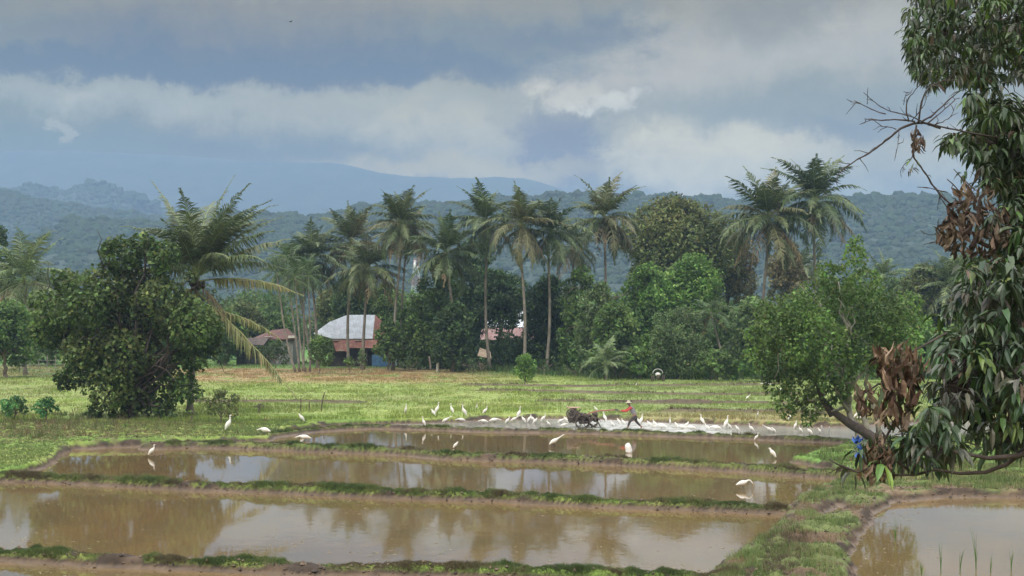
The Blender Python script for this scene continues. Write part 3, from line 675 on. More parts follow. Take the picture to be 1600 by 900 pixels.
# woods behind everything: one mass
def woods():
    V_, Q_, C_ = MB(), None, None
    for k in range(120):
        D = rng.uniform(235, 330); cx = rng.uniform(-150, 1750); top = 452 + 22 * (vnoise(cx / 70., 0, 5) - .5) + rng.uniform(0, 30)
        c = at(cx, top, D); r = rng.uniform(3, 5.2)
        blobs = [(np.array([c[0] + rng.uniform(-3, 3), D + rng.uniform(-2, 2), c[2] - r * .8 - j * r * .9]), r * rng.uniform(.7, 1.1)) for j in range(4)]
        P, Nn, I = crown_points(blobs, 5); n = len(P); ln = rng.uniform(.5, .9, n)
        v, q, cc = leaf_cards(P, unit(Nn + rng.normal(size=(n, 3))), unit(Nn + rng.normal(size=(n, 3)) * .6), ln, ln * .6, tint(n, G[('dark', 'mid', 'olive', 'mid')[k % 4]][k % 3], .25))
        V_.add(v, q, None, cc)
    tag(V_.build('woods', LEAF), 'far-off wood forming a green mass behind the village', 'woods', kind='stuff')
woods()

# ------------------------------------------------------------------ shrubs
GS = 'shrubs along the field edge'
for cx, top, bot, hw, D, g, lab, kw in (
    (821, 552, 600, 20, 140, 'bright', 'small round bright green bush alone at the field edge', dict(dens=70, leaf=.22, var=.2)),
    (430, 530, 570, 34, 168, 'dark', 'dark shrub in front of the red roofed house', {}),
    (500, 522, 570, 24, 160, 'mid', 'dense dark green bush hiding the left corner of the white roofed house', dict(dens=50)),
    (546, 556, 572, 12, 160, 'mid', 'small low shrub below the rusty roof', {}),
    (566, 545, 572, 9, 160, 'grey', 'pale leafy banana shrub in the dark doorway of the house', {}),
    (640, 556, 576, 26, 166, 'dark', 'low shrub right of the blue panel', {}),
    (740, 560, 586, 40, 162, 'dark', 'low dark undergrowth shrub behind the tall thin trunks', {}),
    (850, 560, 592, 34, 158, 'dark', 'low dark shrub right of the small round bright bush', {}),
    (900, 565, 596, 30, 152, 'mid', 'low green shrub left of the young pale palm', {}),
    (1230, 565, 606, 36, 142, 'mid', 'low shrub behind the light green tree', {}),
    (1330, 565, 612, 50, 142, 'mid', 'shrub seen behind the trunk of the light green tree', {}),
    (30, 545, 566, 60, 165, 'grey', 'low hedge-like shrub behind the fence at the far left', {}),
    (130, 548, 568, 50, 165, 'mid', 'low shrub behind the dark round tree at the field edge', {}),
    (240, 552, 568, 60, 170, 'mid', 'low shrub at the field edge behind the palm trunk', {}),
    (24, 618, 672, 26, 90, 'bright', 'soft blue green bush, left of the small pair in the grass', dict(dens=150, leaf=.15, fixed=(.06, .15, .05))),
    (72, 620, 674, 24, 88, 'bright', 'soft blue green bush, right of the small pair in the grass', dict(dens=150, leaf=.15, fixed=(.05, .14, .05))),
    (345, 606, 674, 40, 88, 'olive', 'wispy olive bush in the grass right of the dark round tree', dict(dens=110, leaf=.14)),
    (405, 632, 656, 18, 97, 'olive', 'small scrubby plant in the grass right of the wispy olive bush', dict(dens=110, leaf=.14)),
    (300, 640, 668, 16, 90, 'mid', 'small shrub at the foot of the dark round tree', dict(dens=90, leaf=.15))):
    kw = dict(kw); fx = kw.pop('fixed', None); cols = G[g] if fx is None else [fx, tuple(np.array(fx) * 1.25), tuple(np.array(fx) * .8)]
    kw.setdefault('leaf', .26); kw.setdefault('dens', 36)
    tree_px('shrub', lab, 'shrub', cx, top, bot, hw, D, cols, group=GS, r0=.05, nb=8, seed=cx % 5, **kw)

# ------------------------------------------------------------------ the two mid-distance trees
def placed_tree(name, label, D, basepx, blobs_px, cols, leaf, dens, r0, bark, forks=1.2, aspect=.6, lean=(0, 0), var=.28, yj=1.3, squash=.95, tips=None, rs=.8):
    b0 = at(basepx[0], basepx[1], D); b0[2] = float(height(b0[0:1], b0[1:2])[0][0]); s = ppm(D)
    root = empty(name, tuple(b0), label, 'tree'); bl = []
    for (x, y, r) in blobs_px:
        c = at(x, y, D + rng.uniform(-1, 1) * yj * r / s); bl.append((c - b0, r * rs / s))
    make_crown(root, 'crown', bl, dens, leaf, cols, aspect=aspect, var=var, squash=squash)
    make_trunk(root, (0, 0, 0), forks, [c for c, r in bl][::tips or 1], r0, bark, lean)
    return root
DK = [(.06, .10, .03), (.085, .13, .04), (.05, .08, .026), (.095, .12, .04)]
placed_tree('broadleaf_tree', 'big dark round leaved tree standing in the grass on the left bank', 92, (205, 655), [(226, 425, 50), (190, 400, 34), (255, 400, 30), (165, 450, 48), (130, 470, 45), (105, 445, 24), (90, 490, 42), (75, 520, 30), (60, 470, 18),
    (200, 490, 62), (255, 480, 52), (295, 500, 45), (320, 520, 30), (240, 545, 58), (185, 560, 56), (140, 545, 44), (120, 585, 28), (165, 610, 34), (205, 610, 44), (250, 610, 46), (290, 605, 28), (195, 645, 26), (262, 645, 22), (110, 520, 34), (225, 380, 20), (330, 540, 18), (100, 600, 14), (300, 560, 26)] + [(200 + math.cos(k * .62) * (132 if math.cos(k * .62) < 0 else 118) + (k * 37 % 23) - 11, 515 - math.sin(k * .62) * 128 + (k * 53 % 25) - 12, 9 + k * 29 % 9) for k in range(11) if not (k in (8, 9))],
    DK, .26, 52, .2, DARKBARK, rs=.87, forks=1.5, aspect=.72, var=.38)
LG = [(.08, .14, .035), (.095, .16, .04), (.065, .11, .028), (.11, .15, .045)]
lt = placed_tree('broadleaf_tree', 'airy light green tree with leaning grey trunks beside the hanging dry leaves', 74, (1352, 702), [(1210, 515, 36), (1190, 545, 26), (1240, 490, 42), (1280, 470, 40), (1225, 560, 44), (1270, 530, 50), (1310, 440, 30), (1335, 400, 20), (1338, 378, 12), (1320, 490, 48), (1350, 450, 34), (1375, 490, 40),
    (1400, 520, 36), (1420, 480, 24), (1360, 540, 46), (1300, 570, 44), (1250, 600, 34), (1215, 600, 24), (1225, 635, 20), (1270, 635, 24), (1400, 560, 30), (1305, 610, 24), (1195, 490, 22), (1290, 425, 18), (1262, 655, 12), (1175, 520, 14)],
    LG, .2, 62, .17, PALEBARK, forks=2.2, aspect=.6, lean=(-.9, .2), tips=3, rs=.96)
def extra_trunks():
    D = 74; o = np.array(lt.location)
    g = lambda x, y, d=0: at(x, y, D + d) - o
    MB().tube(np.array([g(1384, 706), g(1372, 690), g(1352, 676), g(1328, 662), g(1304, 645), g(1292, 630)]), [.3, .27, .25, .22, .15, .05], 9).build('limb', DARKBARK, lt, smooth=True)
    MB().tube(np.array([g(1362, 700), g(1352, 660), g(1342, 620), g(1330, 590), g(1300, 560)]), [.16, .14, .12, .10, .05], 8).build('limb', PALEBARK, lt, smooth=True)
    MB().tube(np.array([g(1376, 700, .3), g(1370, 650, .3), g(1352, 600, .3), g(1362, 560, .3)]), [.15, .11, .09, .05], 8).build('limb', PALEBARK, lt, smooth=True)
    MB().tube(np.array([g(1300, 650), g(1284, 622), g(1276, 600)]), [.14, .13, .08], 7).build('limb', DARKBARK, lt, smooth=True)
extra_trunks()

# ------------------------------------------------------------------ the mango tree that frames the view on the right
def mango():
    base = np.array([8.4, 17.5, 0.31]); root = empty('mango_tree', tuple(base), 'dark mango tree with long hanging leaves filling the right edge of the view', 'tree')
    P_ = lambda x, y, D: at(x, y, D) - base
    # density regions: (polygon in view directions, D range, whorls, leaf length, mood)
    regs = [
     ([(1418, 0), (1411, 60), (1414, 95), (1428, 118), (1448, 140), (1478, 132), (1500, 130), (1535, 135), (1570, 120), (1600, 130), (1700, 140), (1700, -60), (1418, -60)], (14.5, 18), 1000, .14, 0),
     ([(1512, 118), (1505, 160), (1518, 190), (1475, 205), (1458, 212), (1478, 226), (1500, 236), (1530, 262), (1522, 290), (1560, 305), (1700, 330), (1700, 150), (1600, 160), (1560, 130)], (13.6, 16), 400, .18, 0),
     ([(1545, 300), (1532, 340), (1545, 385), (1520, 410), (1700, 430), (1700, 300)], (13, 15.5), 170, .185, 0),
     ([(1512, 395), (1490, 440), (1478, 470), (1455, 500), (1462, 520), (1500, 540), (1700, 560), (1700, 400)], (12.2, 14.8), 240, .205, 1),
     ([(1448, 520), (1470, 560), (1448, 600), (1440, 640), (1500, 650), (1560, 640), (1700, 660), (1700, 540), (1500, 520)], (11.8, 14.2), 210, .20, 1),
     ([(1440, 610), (1452, 640), (1420, 665), (1400, 690), (1398, 715), (1430, 735), (1468, 722), (1500, 700), (1478, 640)], (11.8, 13.2), 55, .205, 1),
     ([(1512, 662), (1520, 700), (1550, 718), (1590, 705), (1650, 690), (1700, 640), (1560, 630)], (12, 13.8), 52, .205, 1),
     ([(1700, -120), (2050, -60), (2150, 200), (2100, 480), (1900, 600), (1700, 640)], (13.5, 20), 420, .19, 0)]
    pts = []
    for poly, (d0, d1), n, ln, mood in regs:
        xs_, ys_ = zip(*poly); k = 0
        while k < n:
            x, y = rng.uniform(min(xs_), max(xs_)), rng.uniform(min(ys_), max(ys_))
            if sdist(np.array([x]), np.array([y]), poly)[0] < 6: continue
            pts.append((x, y, rng.uniform(d0, d1), ln, mood)); k += 1
    pts += [(1345, 705, 12.2, .18, 1), (1335, 735, 12.2, .2, 1), (1380, 722, 12.1, .2, 1), (1360, 690, 12.3, .17, 1), (1405, 700, 12.1, .2, 1), (1478, 215, 13.8, .19, 0), (1508, 268, 13.8, .19, 0), (1430, 250, 13.6, .1, 2), (1420, 262, 13.6, .09, 2)]
    V_ = MB(); tips = []
    for x, y, D, ln, mood in pts:
        c = P_(x, y, D); tips.append(c); n = rng.integers(7, 15); ln = ln * rng.uniform(.7, 1.15)
        a = rng.uniform(0, 6.28, n); e = rng.uniform(-1.25, .35, n)
        d0 = np.stack([np.cos(a) * np.cos(e), np.sin(a) * np.cos(e), np.sin(e)], 1)
        L = ln * rng.uniform(.45, 1.15, n); d1 = unit(d0 + np.array([0, 0, -1.]) * rng.uniform(.25, 1.2, (n, 1)))
        d2 = unit(d1 + np.array([0, 0, -1.]) * rng.uniform(.2, .8, (n, 1)))
        sd_ = unit(np.cross(d0, [0, 0, 1.]) + rng.normal(0, .35, (n, 3))); w = L * rng.uniform(.22, .33, n)
        p0 = c + d0 * .03; p1 = p0 + d0 * (L * .28)[:, None]; p2 = p1 + d1 * (L * .37)[:, None]; p3 = p2 + d2 * (L * .38)[:, None]
        W_ = w[:, None]; nr = unit(np.cross(sd_, d1)); f = nr * W_ * .16
        v = np.stack([p0, p1 + sd_ * W_ * .46 + f, p1, p1 - sd_ * W_ * .46 + f, p2 + sd_ * W_ * .42 + f, p2, p2 - sd_ * W_ * .42 + f, p3], 1).reshape(-1, 3)
        i = np.arange(n)[:, None] * 8
        t3 = np.concatenate([i + [0, 1, 2], i + [0, 2, 3], i + [4, 7, 5], i + [5, 7, 6]]); q4 = np.concatenate([i + [1, 4, 5, 2], i + [2, 5, 6, 3]])
        pal = np.array([(.04, .07, .028), (.05, .085, .03), (.034, .052, .024), (.065, .11, .034), (.055, .06, .035)] if mood == 0 else [(.045, .08, .035), (.06, .085, .045), (.035, .06, .03), (.065, .115, .035), (.075, .075, .055)])
        if mood == 2: pal = np.array([(.06, .05, .035)])
        base_c = pal[rng.integers(len(pal))] if rng.random() > .06 else np.array((.13, .2, .05))
        cc = np.clip(base_c * np.exp(rng.normal(0, .28, (n, 1))) * (1 + rng.normal(0, .08, (n, 3))), .01, .5)
        dead = rng.random(n) < .03; cc[dead] = (.12, .075, .045)
        V_.add(v, q4, t3, np.repeat(cc, 8, 0))
    cr = V_.build('crown', MANGO, root, smooth=False)
    # trunk, main limbs, twigs to the leaf whorls
    mb = MB(); tr = limb(np.array([0, 0, -.3]), np.array([-.4, -.4, 7.6]), 9, 0, .12); mb.tube(tr, np.linspace(.42, .16, 9), 10)
    mb.build('trunk', DARKBARK, root, smooth=True)
    hubs = [P_(1620, 40, 16), P_(1560, 40, 16.5), P_(1480, 50, 16.3), P_(1600, 200, 14.8), P_(1555, 230, 14.5), P_(1620, 350, 14.2), P_(1560, 470, 13.6), P_(1610, 500, 13.4), P_(1540, 580, 13), P_(1480, 600, 12.6), P_(1600, 610, 13), P_(1580, 690, 12.8), P_(1450, 700, 12.4), P_(1640, 100, 16)]
    hubs += [P_(1900, 100, 17), P_(2000, 300, 17.5), P_(1850, 300, 16), P_(1950, 480, 17), P_(1800, 20, 18)]; starts = [7, 8, 8, 6, 6, 6, 5, 5, 6, 6, 6, 6, 6, 7, 7, 6, 6, 5, 8]; HP = []
    ml = MB()
    for hb, s_ in zip(hubs, starts):
        p = limb(tr[s_], hb, 10, .05, .14); ml.tube(p, np.linspace(.016, .006, 10), 7); HP.append(p[3:])
    HP = np.concatenate(HP)
    for c in tips:
        d = np.linalg.norm(HP - c, axis=1); j = d.argmin()
        if d[j] < .55: ml.tube(limb(HP[j], c, 4, .05, .4), np.linspace(.006, .003, 4), 4, caps=False)
    # the long bowed twig under the lowest leaves
    ml.tube(np.array([P_(x, y, 12.2) for x, y in ((1640, 688), (1600, 704), (1572, 726), (1540, 738), (1500, 740), (1462, 734), (1430, 742), (1395, 742))]), np.linspace(.022, .009, 8), 6)
    ml.tube(np.array([P_(x, y, 12.1) for x, y in ((1640, 700), (1590, 712), (1545, 716), (1500, 708), (1470, 700))]), np.linspace(.028, .01, 5), 6)
    ml.tube(np.array([P_(x, y, 12.2) for x, y in ((1430, 742), (1400, 720), (1370, 728), (1340, 738), (1310, 726), (1296, 718))]), np.linspace(.014, .006, 6), 5)
    ml.build('branches', DARKBARK, root, smooth=True)
    # bare dead branch reaching left over the palms
    mt = MB()
    def B_(pts_, r0, r1, D=13.7):
        K = np.array([P_(x, y, D) for x, y in pts_]); m = len(K); tt = np.linspace(0, m - 1, (m - 1) * 5 + 1); P = np.stack([np.interp(tt, np.arange(m), K[:, j]) for j in range(3)], 1)
        for _ in range(4): P[1:-1] = (P[:-2] + 2 * P[1:-1] + P[2:]) / 4
        P += np.cumsum(rng.normal(0, .0035, P.shape), 0) * np.sin(np.linspace(0, np.pi, len(P)))[:, None]; P[:, 1] += rng.uniform(-.5, .5) * np.linspace(0, 1, len(P)) * .5
        rr = .62 * np.linspace(r0, r1, len(P)) * rng.uniform(.85, 1.2, len(P)); mt.tube(P, rr, 5)
        for i in range(2, len(P) - 1, 3):
            if rng.random() < .7:
                d = unit((P[i + 1] - P[i]) * 3 / (np.linalg.norm(P[i + 1] - P[i]) + 1e-6) + rng.normal(size=3) * 1.8); L = rng.uniform(.03, .16)
                mt.tube(np.array([P[i], P[i] + d * L * .5 + rng.normal(0, .008, 3), P[i] + d * L]), [.004, .003, .0015], 4)
    B_([(1560, 215), (1500, 205), (1465, 199), (1430, 190), (1405, 183), (1375, 178), (1355, 163), (1340, 150)], .014, .004)
    B_([(1430, 190), (1400, 183), (1370, 184), (1357, 182)], .014, .005); B_([(1384, 178), (1360, 170), (1345, 158), (1337, 154)], .009, .004); B_([(1355, 163), (1354, 138)], .006, .003)
    B_([(1470, 200), (1440, 190), (1408, 198), (1385, 220), (1360, 240), (1335, 252), (1318, 265)], .02, .009); B_([(1318, 265), (1306, 275), (1300, 282)], .006, .003)
    B_([(1400, 202), (1385, 196), (1372, 193), (1360, 205)], .007, .003); B_([(1405, 200), (1400, 225), (1398, 240)], .006, .003)
    B_([(1420, 190), (1412, 165), (1420, 145), (1437, 130)], .012, .005); B_([(1435, 192), (1438, 160), (1448, 140), (1470, 128)], .014, .006); B_([(1440, 190), (1465, 175), (1490, 150), (1505, 140)], .016, .008)
    B_([(1450, 192), (1480, 170), (1495, 158), (1506, 150)], .01, .005); B_([(1425, 188), (1440, 170), (1443, 150)], .008, .003); B_([(1460, 195), (1485, 185), (1497, 160)], .008, .003)
    B_([(1432, 195), (1428, 225), (1426, 245), (1445, 265), (1460, 290), (1478, 312), (1500, 325), (1530, 335)], .014, .014); B_([(1426, 245), (1412, 262), (1415, 275)], .007, .003)
    B_([(1433, 292), (1455, 296), (1475, 302)], .005, .008); B_([(1480, 280), (1500, 300), (1520, 318)], .007, .012); B_([(1490, 264), (1500, 282), (1515, 300)], .005, .01); B_([(1462, 294), (1480, 320), (1495, 345)], .01, .007)
    B_([(1438, 360), (1450, 368), (1468, 366)], .006, .004); B_([(1444, 382), (1460, 378), (1470, 372)], .006, .004); B_([(1412, 164), (1409, 150), (1414, 148)], .005, .003)
    mt.build('dead_twigs', mat('dead_twig', (.06, .045, .042), .85), root, smooth=True)
    # dry leaf bunches
    def bunch(poly, n, D, ln, cols, hang=1.0, wr=.3):
        k = 0; C = []; xs_, ys_ = zip(*poly)
        while k < n:
            x, y = rng.uniform(min(xs_), max(xs_)), rng.uniform(min(ys_), max(ys_))
            if sdist(np.array([x]), np.array([y]), poly)[0] < 0: continue
            C.append(P_(x, y, D + rng.uniform(-.25, .25))); k += 1
        C = np.array(C); d = unit(rng.normal(size=(n, 3)) * (.55, .4, .3) + [0, 0, -hang]); nr = unit(rng.normal(size=(n, 3)) * (1, 1, .2))
        L = ln * rng.uniform(.6, 1.2, n); W_ = L * wr * rng.uniform(.6, 1.3, n)
        s_ = unit(np.cross(d, nr)); u_ = np.cross(s_, d); l_, w_ = L[:, None], W_[:, None]
        p0 = C - d * l_ * .5; m1 = C - d * l_ * .12 + u_ * w_ * .25; m2 = C + d * l_ * .25 + s_ * w_ * .3 * rng.normal(size=(n, 1)); p3 = C + d * l_ * .5 + u_ * w_ * .6
        v = np.stack([p0, m1 + s_ * w_ * .45 + u_ * w_ * .3, m1, m1 - s_ * w_ * .45 + u_ * w_ * .3, m2 + s_ * w_ * .4 + u_ * w_ * .35, m2, m2 - s_ * w_ * .4 + u_ * w_ * .35, p3], 1).reshape(-1, 3)
        i = np.arange(n)[:, None] * 8
        col = np.array(cols)[rng.integers(0, len(cols), n)] * np.exp(rng.normal(0, .25, (n, 1)))
        mb = MB(); mb.add(v, np.concatenate([i + [1, 4, 5, 2], i + [2, 5, 6, 3]]), np.concatenate([i + [0, 1, 2], i + [0, 2, 3], i + [4, 7, 5], i + [5, 7, 6]]), np.repeat(np.clip(col, .01, .5), 8, 0))
        o = mb.build('dry_leaves', DRY, root); return o
    RB = [(.11, .065, .045), (.16, .10, .065), (.06, .038, .028), (.30, .21, .15), (.13, .095, .07), (.08, .045, .032), (.05, .07, .03)]
    GB = [(.10, .07, .05), (.13, .09, .065), (.07, .045, .035), (.16, .12, .085), (.05, .035, .03)]
    bunch([(1500, 290), (1478, 335), (1468, 370), (1480, 395), (1530, 400), (1580, 385), (1572, 330), (1545, 300)], 230, 13.4, .15, GB, .9)
    bunch([(1462, 345), (1465, 372), (1485, 395), (1500, 350)], 40, 13.4, .12, GB, .9)
    bunch([(1365, 548), (1378, 600), (1366, 650), (1395, 672), (1420, 650), (1440, 600), (1445, 565), (1412, 535), (1395, 548)], 230, 12.2, .17, RB, 1.3, .28)
    bunch([(1332, 608), (1338, 640), (1362, 655), (1378, 620), (1360, 600)], 36, 12.4, .14, RB, 1.3, .26)
    bunch([(1352, 690), (1345, 740), (1360, 752), (1392, 748), (1398, 700), (1385, 680)], 110, 12.3, .15, RB, 1.3, .28)
    bunch([(1475, 560), (1478, 640), (1530, 660), (1540, 560)], 90, 12.9, .22, [(.05, .035, .035), (.07, .05, .045)], 1.5)
    bunch([(1424, 205), (1426, 236), (1444, 236), (1446, 206)], 46, 13.7, .09, GB, 1.2)
    ms = MB()
    ms.tube(np.array([P_(x, y, 12.25) for x, y in ((1420, 742), (1412, 700), (1405, 640), (1400, 590), (1425, 550), (1480, 520))]), np.linspace(.006, .009, 6), 5)
    ms.tube(np.array([P_(x, y, 12.3) for x, y in ((1372, 745), (1376, 700), (1402, 650))]), np.linspace(.006, .012, 3), 5); ms.tube(np.array([P_(x, y, 12.3) for x, y in ((1350, 615), (1372, 600), (1402, 600))]), np.linspace(.006, .012, 3), 5)
    ms.build('twig', DARKBARK, root, smooth=True)
    return root
mango()
# blue cloth caught among the twigs
def cloth():
    c = at(1344, 708, 12.6); root_v = MB(); n, m = 9, 14
    for (cx, cy_, w, h_) in ((1345, 714, .04, .065), (1340, 688, .04, .035)):
        o = at(cx, cy_, 12.6) - c; u = np.linspace(-1, 1, n); v = np.linspace(0, 1, m); U_, V2_ = np.meshgrid(u, v)
        X = U_ * w * (1 - .35 * V2_) + .012 * np.sin(V2_ * 9); Y = .03 * np.sin(U_ * 6 + V2_ * 4); Z = -V2_ * h_ * 1.6 + .02 * np.cos(U_ * 5)
        idx = np.arange(n * m).reshape(m, n)
        root_v.add(np.stack([X, Y, Z + h_ * .8], -1).reshape(-1, 3) + o, np.stack([idx[:-1, :-1], idx[:-1, 1:], idx[1:, 1:], idx[1:, :-1]], -1).reshape(-1, 4))
    root_v.tube(np.array([at(1341, 694, 12.6) - c, at(1346, 706, 12.6) - c]), .02, 6)
    o = root_v.build('blue_cloth', mat('blue_plastic', (.03, .10, .38), .5, var=.2, vscale=20), loc=tuple(c), smooth=True); tag(o, 'scrap of bright blue plastic hanging among the dry leaves', 'cloth')
cloth()

# ------------------------------------------------------------------ grass
def blades(P, hgt, wid, col, lean=.35, nb=4):
    """nb blades per tuft point"""
    n = len(P); P = np.repeat(P, nb, 0); hgt = np.repeat(hgt, nb) * rng.uniform(.5, 1.15, n * nb); wid = np.repeat(wid, nb)
    P = P + np.stack([rng.normal(0, 1, n * nb) * wid * 1.8, rng.normal(0, 1, n * nb) * wid * 1.8, np.full(n * nb, -.01)], 1)
    a = rng.uniform(0, 6.28, n * nb); d = np.stack([np.cos(a), np.sin(a), np.zeros(n * nb)], 1); b_ = rng.uniform(0, 3.14, n * nb); s_ = np.stack([np.cos(b_), np.sin(b_), np.zeros(n * nb)], 1)
    ln = rng.uniform(.1, 1, n * nb) * lean
    tip = P + d * (hgt * ln)[:, None] + np.array([0, 0, 1.]) * (hgt * np.sqrt(np.clip(1 - ln ** 2, .1, 1)))[:, None]
    w = (wid * .5)[:, None]
    v = np.stack([P - s_ * w, P + s_ * w, tip], 1).reshape(-1, 3)
    c = np.repeat(col, nb, 0) * np.exp(rng.normal(0, .22, (n * nb, 1)))
    return v, np.arange(len(v)).reshape(-1, 3), np.repeat(np.clip(c, .01, .6), 3, 0)
def scatter(n, xr, Dr, power=1.0):
    D = Dr[0] + (Dr[1] - Dr[0]) * rng.random(n) ** power; x = rng.uniform(xr[0], xr[1], n) * D; return x, D
GCOL = ((.115, .175, .05), (.15, .20, .065), (.20, .225, .09), (.085, .13, .042))
def grass_patch(name, label, n, xr, Dr, hfun, wfun, keep, cols=GCOL, nb=4, lean=.45, power=1.0, colfun=None):
    x, y = scatter(n, xr, Dr, power); h_, s_ = height(x, y); px, py = topix(x, y, h_); k = keep(x, y, h_, s_, px, py) > rng.random(len(x))
    x, y, h_, px, py = x[k], y[k], h_[k], px[k], py[k]; s_ = s_[k]
    if colfun: c = colfun(x, y, h_, s_, px, py)
    else:
        f = fbm(x * .8, y * .8, 7, 3); cols = np.array(cols); i = np.clip((sm(f, .25, .75) * len(cols) + rng.normal(0, .6, len(x))).astype(int), 0, len(cols) - 1); c = cols[i]
    v, t3, cc = blades(np.stack([x, y, h_], 1), hfun(x, y, px, py), wfun(y), c, lean, nb)
    o = mesh(name, v, t3, GRASS, col=cc); tag(o, label, 'grass', kind='stuff'); return len(v)
def k_bund(x, y, h_, s_, px, py):
    bd = dist_to_bunds(x, y, [B1, B2]); b34 = dist_to_bunds(x, y, [B3, B4])
    patch = sm(fbm(x * .9, y * .9, 81, 3), .22, .45)
    k = (bd < .6) * sm(h_, .10, .24) * patch
    return np.maximum(k, (b34 < .5) * sm(h_, .14, .26) * sm(fbm(x * .9, y * .9, 81, 3), .36, .52) * .7)
def along(n, Bs, w):
    X, Y = [], []
    for B in Bs:
        B = np.array(B); L = np.hypot(*np.diff(B, axis=0).T); cs = np.concatenate([[0], np.cumsum(L)]); u = rng.uniform(0, cs[-1], n)
        X.append(np.interp(u, cs, B[:, 0]) + rng.normal(0, w * .3, n)); Y.append(np.interp(u, cs, B[:, 1]) + rng.normal(0, w, n))
    return np.concatenate(X), np.concatenate(Y)
_sc = scatter
for nm, Bs, n, wd, lab in (('bund_grass', [B1, B2], 52000, .24, 'short green grass growing along the two nearest mud bunds'), ('bund_grass', [B3, B4], 22000, .24, 'thin short grass along the farther mud bunds')):
    scatter = lambda n_, a, b_, p: along(n, Bs, wd)
    grass_patch(nm, lab, n, None, None, lambda x, y, px, py: .05 + .13 * sm(fbm(x * 1.5, y * 1.5, 9, 2), .35, .75), lambda y: y * .00030, k_bund, cols=((.065, .095, .03), (.095, .14, .042), (.13, .175, .055), (.17, .18, .075), (.11, .09, .05)), nb=5, lean=.8)
scatter = _sc
def land(s_): return sm(-s_, -.02, .2)
def bank_h(x, y, px, py): return .05 + .20 * sm(fbm(x * 1.2, y * 1.2, 19, 3), .35, .7)
def bankcol(x, y, h_, s_, px, py):
    f = fbm(x * .7, y * .7, 71, 3); c = np.array(GCOL)[rng.integers(0, 4, len(x))] * (.6 + .9 * fbm(x * 2.5, y * 2.5, 75, 3))[:, None]
    dry = rng.random(len(x)) < sm(f, .5, .62) * .9; c[dry] = (.20, .14, .075)
    y2 = rng.random(len(x)) < .35 * sm(fbm(x * .5, y * .5, 73, 2), .5, .7); c[y2] = (.25, .24, .11)
    return c
grass_patch('bank_grass', 'rough grass on the bank between the ponds on the right', 90000, (.10, .42), (36, 66), bank_h, lambda y: y * .00032,
    lambda x, y, h_, s_, px, py: (px > 1040) * land(s_) * (.25 + .75 * sm(fbm(x * .7, y * .7, 71, 3), .62, .48)) * (dist_to_bunds(x, y, [B1, B2]) > .3), nb=4, lean=.7, colfun=bankcol)
grass_patch('bank_grass', 'bright short grass on the left bank beside the second pond', 60000, (-.42, -.10), (60, 92), lambda x, y, px, py: .06 + .10 * fbm(x, y, 3, 2), lambda y: y * .00032,
    lambda x, y, h_, s_, px, py: (px < 480) * (py > 655) * land(s_) * .9, nb=4, lean=.6,
    colfun=lambda x, y, h_, s_, px, py: np.where((rng.random(len(x)) < sm(py, 652, 662) * sm(py, 696, 684) * .5 * sm(px, 440, 200))[:, None], np.array([(.17, .12, .07)]), np.array(GCOL)[rng.integers(0, 4, len(x))]))
grass_patch('weeds', 'tall rusty brown weeds on the far left bank', 3800, (-.42, -.16), (76, 100), lambda x, y, px, py: .25 + .4 * fbm(x, y, 3, 2), lambda y: y * .0005,
    lambda x, y, h_, s_, px, py: sm(px, 330, 0) * sm(fbm(x * .5, y * .5, 12, 3), .4, .6) * (py > 648) * (py < 690) * .8 + (rng.random(len(x)) < .05) * (px < 520) * (s_ < -.5) * (py > 640), nb=6, lean=.7, cols=((.12, .14, .05), (.16, .15, .075), (.17, .115, .07), (.10, .14, .045)))
grass_patch('dry_weeds', 'dark tangle of dead weeds on the bank between the ponds', 9000, (.13, .24), (37, 52), lambda x, y, px, py: .12 + .22 * fbm(x * 2, y * 2, 3, 2), lambda y: y * .00035,
    lambda x, y, h_, s_, px, py: (s_ < -.1) * (1 - sm(np.hypot((px - 1225 - (865 - py) * .4) / 38, (py - 862) / 48), .6, 1.1)), nb=4, lean=.9, cols=((.09, .065, .045), (.14, .10, .065), (.065, .06, .035), (.20, .15, .10)))
def fieldcol(x, y, h_, s_, px, py):
    g = gcolor(x, y, h_, s_); k = np.exp(rng.normal(0, .12, (len(x), 1))); return np.clip(g * k * 1.05, .02, .5)
grass_patch('field_grass', 'rice stubble and grass covering the flat field', 215000, (-.53, .53), (88, 200), lambda x, y, px, py: .08 + .20 * sm(fbm(x * .3, y * .5, 29, 3), .4, .7), lambda y: y * .00042,
    lambda x, y, h_, s_, px, py: (py < 668) * land(s_) * (.35 + .65 * sm(fbm(x * .6, y * .25, 33, 3), .4, .6)), nb=3, lean=.4, power=1.3, colfun=fieldcol)
grass_patch('right_field_grass', 'grass and weeds behind the mango leaves on the right', 40000, (.15, .42), (58, 92), bank_h, lambda y: y * .0004, lambda x, y, h_, s_, px, py: (px > 1230) * land(s_) * .8, nb=4, lean=.5)
grass_patch('field_edge_weeds', 'weeds and undergrowth at the foot of the far trees', 9000, (-.42, .42), (146, 196), lambda x, y, px, py: .3 + .7 * fbm(x * .3, y * .3, 8, 2), lambda y: y * .0012,
    lambda x, y, h_, s_, px, py: (py < np.interp(px, [0, 500, 700, 900, 1100, 1250, 1600], [562, 568, 577, 590, 600, 605, 608])) * 1.0, nb=5, lean=.5, cols=((.05, .095, .028), (.07, .13, .035), (.09, .12, .045)))
